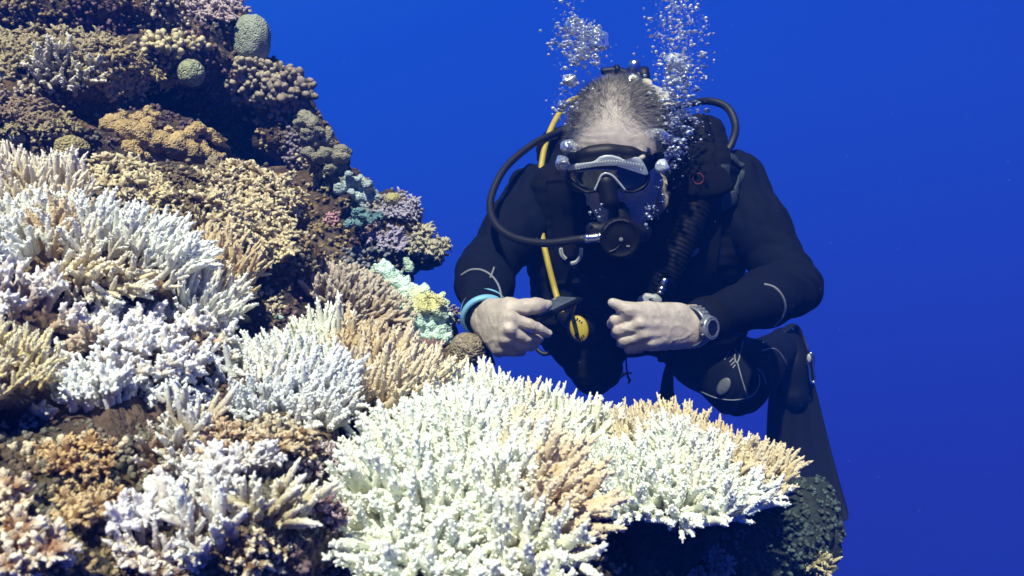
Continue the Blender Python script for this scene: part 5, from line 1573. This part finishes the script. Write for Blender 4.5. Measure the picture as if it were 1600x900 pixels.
# ---- things that hang from or are held by him
octo = empty('spare_regulator', P(905, 514, 1.50), 'spare regulator with round yellow cover on a yellow hose at the belly of the diver', 'regulator')
oc = P(905, 514, 1.44); of = unit(np.array([-.28, -1, .0])); 
s = Solid(.0025); s.ell(oc - of * .024, (.026, .020, .027), None, .01); s.cone(oc - of * .036, P(880, 496, 1.51), .020, .012, .012)
V, Q = s.mesh(); obj('body', V, Q, None, M_rub, octo)
ox = unit(np.cross(of, [0, 0, 1.0])); oz = np.cross(ox, of); oz = oz if oz[2] > 0 else -oz
V, Q, T = lathe((0, 0, 0), (0, 0, 1), [(.0235, -.006), (.0245, 0), (.0225, .0045), (.012, .0065), (.001, .007)], 40)
tr = lambda V: oc + V[:, :1] * ox * .70 + V[:, 1:2] * unit(oz + ox * .12) + V[:, 2:] * of
cv = obj('cover', tr(V), Q, T, M_yellow, octo)
mb = MB()
for sgn in (-1, 1):
    for k in (-2, -1, 0, 1, 2):
        V, Q, T = tube([tr(np.array([[k * .0050 - .0015, sgn * .0205 - abs(k) * sgn * .0035, .0052]]))[0], tr(np.array([[k * .0050 + .001, sgn * .0165 - abs(k) * sgn * .003, .0061]]))[0]], .0014, 5, 6)
        mb.add(V, Q, T)
V, Q, T = lathe(tr(np.array([[.006, -.010, .0062]]))[0], of, [(.0028, 0), (.0028, .0009)], 12); mb.add(V, Q, T)
mb.build('vents', M_rub, octo)
V, Q, T = tube([P(905, 152, 1.75), P(886, 162, 1.72), P(864, 195, 1.68), P(849, 240, 1.64), P(843, 300, 1.60), P(846, 360, 1.57), P(856, 410, 1.55), P(868, 456, 1.54), P(878, 490, 1.51)], [.0060, .0063, .0063, .0063, .006, .006, .006, .006, .006], 110, 14)
obj('hose', V, Q, T, M_yellow, octo)

cons = empty('dive_console', P(866, 488, 1.27), 'thin dark dive console with a glassy screen pinched in the hand at left', 'console')
a0, a1 = P(822, 500, 1.262), P(893, 466, 1.335)
ax = unit(a1 - a0); up_ = unit(np.array([-.1, -.16, 1.0])); up_ = unit(up_ - ax * (up_ @ ax)); fr_ = np.cross(ax, up_)
V, Q, T = rbox((a0 + a1) / 2, (np.linalg.norm(a1 - a0) / 2, .026, .0045), np.stack([ax, fr_, up_]), .35)
obj('case', V, Q, T, M_rub, cons)
V, Q, T = rbox((a0 + a1) / 2 + up_ * .0048, (np.linalg.norm(a1 - a0) / 2 * .82, .021, .0012), np.stack([ax, fr_, up_]), .35)
obj('screen', V, Q, T, mat('console_glass', (.10, .13, .17), .08, .3, 90, 0, spec=.9, coat=1), cons)
V, Q, T = tube([P(890, 468, 1.335), P(898, 474, 1.36), P(893, 488, 1.44), P(884, 500, 1.52)], .0040, 30, 8); obj('lanyard', V, Q, T, M_hose, cons)
# ------------------------------------------------------------------ exhaled bubbles
M_bub = bpy.data.materials.new('bubble'); M_bub.use_nodes = True
_t = M_bub.node_tree; _t.nodes.clear()
_g = _t.nodes.new('ShaderNodeBsdfGlass'); _g.inputs['IOR'].default_value = .752; _g.inputs['Roughness'].default_value = .03
_g.inputs['Color'].default_value = (1, 1, 1, 1)
_nz = _t.nodes.new('ShaderNodeTexNoise'); _nz.inputs['Scale'].default_value = 2.2; _nz.inputs['Detail'].default_value = 2
_tc = _t.nodes.new('ShaderNodeTexCoord'); _t.links.new(_tc.outputs['Object'], _nz.inputs['Vector'])
_b = _t.nodes.new('ShaderNodeBump'); _b.inputs['Strength'].default_value = .25; _b.inputs['Distance'].default_value = .3
_t.links.new(_nz.outputs['Fac'], _b.inputs['Height']); _t.links.new(_b.outputs[0], _g.inputs['Normal'])
_gl = _t.nodes.new('ShaderNodeBsdfGlossy'); _gl.inputs['Roughness'].default_value = .2; _gl.inputs['Color'].default_value = (1, 1, 1, 1)
_df = _t.nodes.new('ShaderNodeBsdfDiffuse'); _df.inputs['Color'].default_value = (.84, .95, .97, 1)
_t.links.new(_b.outputs[0], _gl.inputs['Normal'])
_lw = _t.nodes.new('ShaderNodeLayerWeight'); _lw.inputs['Blend'].default_value = .35
_m1 = _t.nodes.new('ShaderNodeMixShader'); _m1.inputs['Fac'].default_value = .42            # silvery skin of the bubble
_t.links.new(_gl.outputs[0], _m1.inputs[1]); _t.links.new(_df.outputs[0], _m1.inputs[2])
_m2 = _t.nodes.new('ShaderNodeMixShader')
_mr = _t.nodes.new('ShaderNodeMapRange'); _mr.inputs['To Min'].default_value = .33; _mr.inputs['To Max'].default_value = .66
_t.links.new(_lw.outputs['Facing'], _mr.inputs['Value']); _t.links.new(_mr.outputs[0], _m2.inputs['Fac'])
_t.links.new(_g.outputs[0], _m2.inputs[1]); _t.links.new(_m1.outputs[0], _m2.inputs[2])
_o = _t.nodes.new('ShaderNodeOutputMaterial'); _t.links.new(_m2.outputs[0], _o.inputs['Surface'])
M_clear = M_bub.copy(); M_clear.name = 'clear_bubble'
for n_ in M_clear.node_tree.nodes:
    if n_.type == 'MAP_RANGE': n_.inputs['To Min'].default_value = .12; n_.inputs['To Max'].default_value = .45
M_foam = M_bub.copy(); M_foam.name = 'foamy_bubble'
for n_ in M_foam.node_tree.nodes:
    if n_.type == 'MAP_RANGE': n_.inputs['To Min'].default_value = .75; n_.inputs['To Max'].default_value = .9
rgb_ = np.random.default_rng(41)
BP = []
for i in range(8):
    V, Q, _ = ball((0, 0, 0), 1.0, None, 18, 12)
    V = V * (1 + (.08 + .05 * i) * vnoise(V + i * 7.3, 1.7, i))[:, None]
    if i >= 2: V[:, 2] *= np.where(V[:, 2] < 0, .35, .75)          # spherical caps
    BP.append((V, Q))
BM = [mesh_from('bubble', V, Q) for V, Q in BP]
for m in BM: m.materials.append(M_bub)
FM = [m.copy() for m in BM]
for m in FM: m.materials.clear(); m.materials.append(M_foam)
CM = [m.copy() for m in BM]
for m in CM: m.materials.clear(); m.materials.append(M_clear)
GL = dict(a='bubbles rising on the left of the head', b='bubbles rising on the right of the head')
LB = dict(a='small clear bubble in the sparse stream left of the head of the diver', b='small bright bubble in the dense stream right of the head of the diver')
allb = []
def stream(key, n, path, spread, rmin, rmax, dep):
    c = catmull(np.c_[np.array(path, float), np.zeros(len(path))], 200)[:, :2]
    for _ in range(n):
        k = rgb_.integers(0, 200); sx = np.interp(k / 199, np.linspace(0, 1, len(spread)), spread)
        x, y = c[k] + np.array([rgb_.normal(0, sx), rgb_.normal(0, 8)])
        r = rmin * .85 + (rmax * 1.1 - rmin) * rgb_.random() ** 4.5
        allb.append((key, x, y, r, dep + rgb_.normal(0, .035)))
stream('a', 834, [(918, 98), (908, 70), (915, 40)], [16, 18, 10], .7, 4.5, 1.42)
stream('a', 327, [(878, 168), (890, 130), (888, 90), (878, 40), (895, 0)], [12, 12, 12, 12, 10], .7, 4, 1.42)
stream('a', 75, [(872, 165), (893, 185)], [10, 8], .8, 4, 1.40)
stream('b', 1062, [(1048, 250), (1052, 190), (1058, 140), (1060, 100)], [13, 15, 18, 18], .8, 5.5, 1.40)
stream('b', 834, [(1060, 110), (1058, 50), (1062, 0)], [22, 24, 20], .7, 4, 1.42)
stream('b', 90, [(1028, 330), (1036, 290), (1042, 240)], [6, 8, 16], .7, 3.6, 1.37)
stream('b', 100, [(1100, 165), (1060, 250)], [14, 18], .6, 2.5, 1.40)
stream('a', 26, [(928, 330), (935, 350)], [5, 5], .8, 3.5, 1.34)
stream('b', 24, [(1018, 325), (1012, 340)], [6, 5], .8, 4, 1.34)
stream('a', 5, [(905, 90), (915, 50)], [14, 16], 5, 8, 1.43)
stream('b', 9, [(1045, 240), (1056, 120)], [10, 14], 5, 8, 1.39)
allb = [(k_, x_, y_, r_ if i_ % 2 or r_ > 2 else r_ * .75, d_) for i_, (k_, x_, y_, r_, d_) in enumerate(allb)]
allb.sort(key=lambda q: -q[3])
def bubble(key, x, y, r, d, lab=None, i=None, sq=1.0):
    i = rgb_.integers(0, len(BM)) if i is None else i
    o = bpy.data.objects.new('bubble', (FM if lab and 'white' in lab else CM if r > 6.5 else BM)[i]); COL.objects.link(o)
    o.location = P(x, y, d); rm = r * d / FPX
    o.scale = (rm, rm, rm * sq); o.rotation_euler = (rgb_.normal(0, .25), rgb_.normal(0, .25), rgb_.uniform(0, 6.28))
    tag(o, lab or LB[key], 'bubble', None if lab else GL[key])
for q in (('a', 895, 42, 15, 1.44, 'big round bubble high left of the head, the left of a pair', 1, .9), ('a', 934, 68, 18, 1.44, 'big domed bubble high left of the head, the right of a pair', 6, 1.5),
          ('a', 889, 127, 12, 1.42, 'white crumpled bubble beside the yellow hose', 7, 1.3), ('a', 889, 232, 15, 1.34, 'silvery bubble stuck to the mask strap on the left', 2, 1.25),
          ('a', 879, 258, 12, 1.34, 'silvery bubble at the left end of the mask', 6, 1.6), ('b', 1056, 102, 17, 1.41, 'brightest white bubble above the right ear', 7, 1.5),
          ('b', 1026, 214, 19, 1.33, 'large clear bubble against the right temple', 3, .95), ('b', 1034, 262, 11, 1.33, 'blue white bubble below the right ear', 5, 1.5),
          ('a', 880, 165, 9, 1.42, 'flat bubble lying on the yellow hose', 5, .8)):
    bubble(*q)
for q in allb[:280]: bubble(*q, sq=rgb_.uniform(.6, 1))
mb = MB()
for k_, x, y, r, d in allb[280:]:
    V, Q, _ = ball((0, 0, 0), 1.0, None, 8, 6)
    V = V * (1 + .12 * vnoise(V + x, 1.5, 3))[:, None] * np.array([1, 1, rgb_.uniform(.6, 1)])
    mb.add(V * r * d / FPX + P(x, y, d), Q)
o = mb.build('fine_bubbles', M_bub); tag(o, 'spray of the finest bubbles drifting up on both sides of the head', 'bubbles', kind='stuff')

# ---- fine drifting specks in the water
mb = MB()
for _ in range(170):
    d = rgb_.uniform(.8, 2.3); p = P(rgb_.uniform(420, 1590), rgb_.uniform(10, 890), d)
    V, Q, _ = ball(p, rgb_.uniform(.00025, .0007) * d, None, 6, 4); mb.add(V, Q)
tag(mb.build('marine_snow', mat('plankton_speck', (.12, .22, .5), .9, 0, 10, 0)), 'fine pale specks drifting in the open water', 'specks', kind='stuff')
# ------------------------------------------------------------------ the blue of the water between things
mh = bpy.data.materials.new('sea_water'); mh.use_nodes = True
_t = mh.node_tree; _t.nodes.clear()
_v = _t.nodes.new('ShaderNodeVolumePrincipled')
_v.inputs['Color'].default_value = (.01, .16, 1.0, 1); _v.inputs['Density'].default_value = .050
_v.inputs['Absorption Color'].default_value = (.35, .75, .9, 1)
_o = _t.nodes.new('ShaderNodeOutputMaterial'); _t.links.new(_v.outputs[0], _o.inputs['Volume'])
lo, hi = np.array([-2.2, -.6, -2.2]), np.array([2.6, 4.2, 1.15])
V = np.array([[(lo, hi)[i][0], (lo, hi)[j][1], (lo, hi)[k][2]] for i in (0, 1) for j in (0, 1) for k in (0, 1)])
Q = np.array([(0, 1, 3, 2), (4, 6, 7, 5), (0, 4, 5, 1), (2, 3, 7, 6), (0, 2, 6, 4), (1, 5, 7, 3)])
tag(obj('haze', V, Q, None, mh, None, smooth=False), kind='stuff')
sc.cycles.volume_bounces = 0
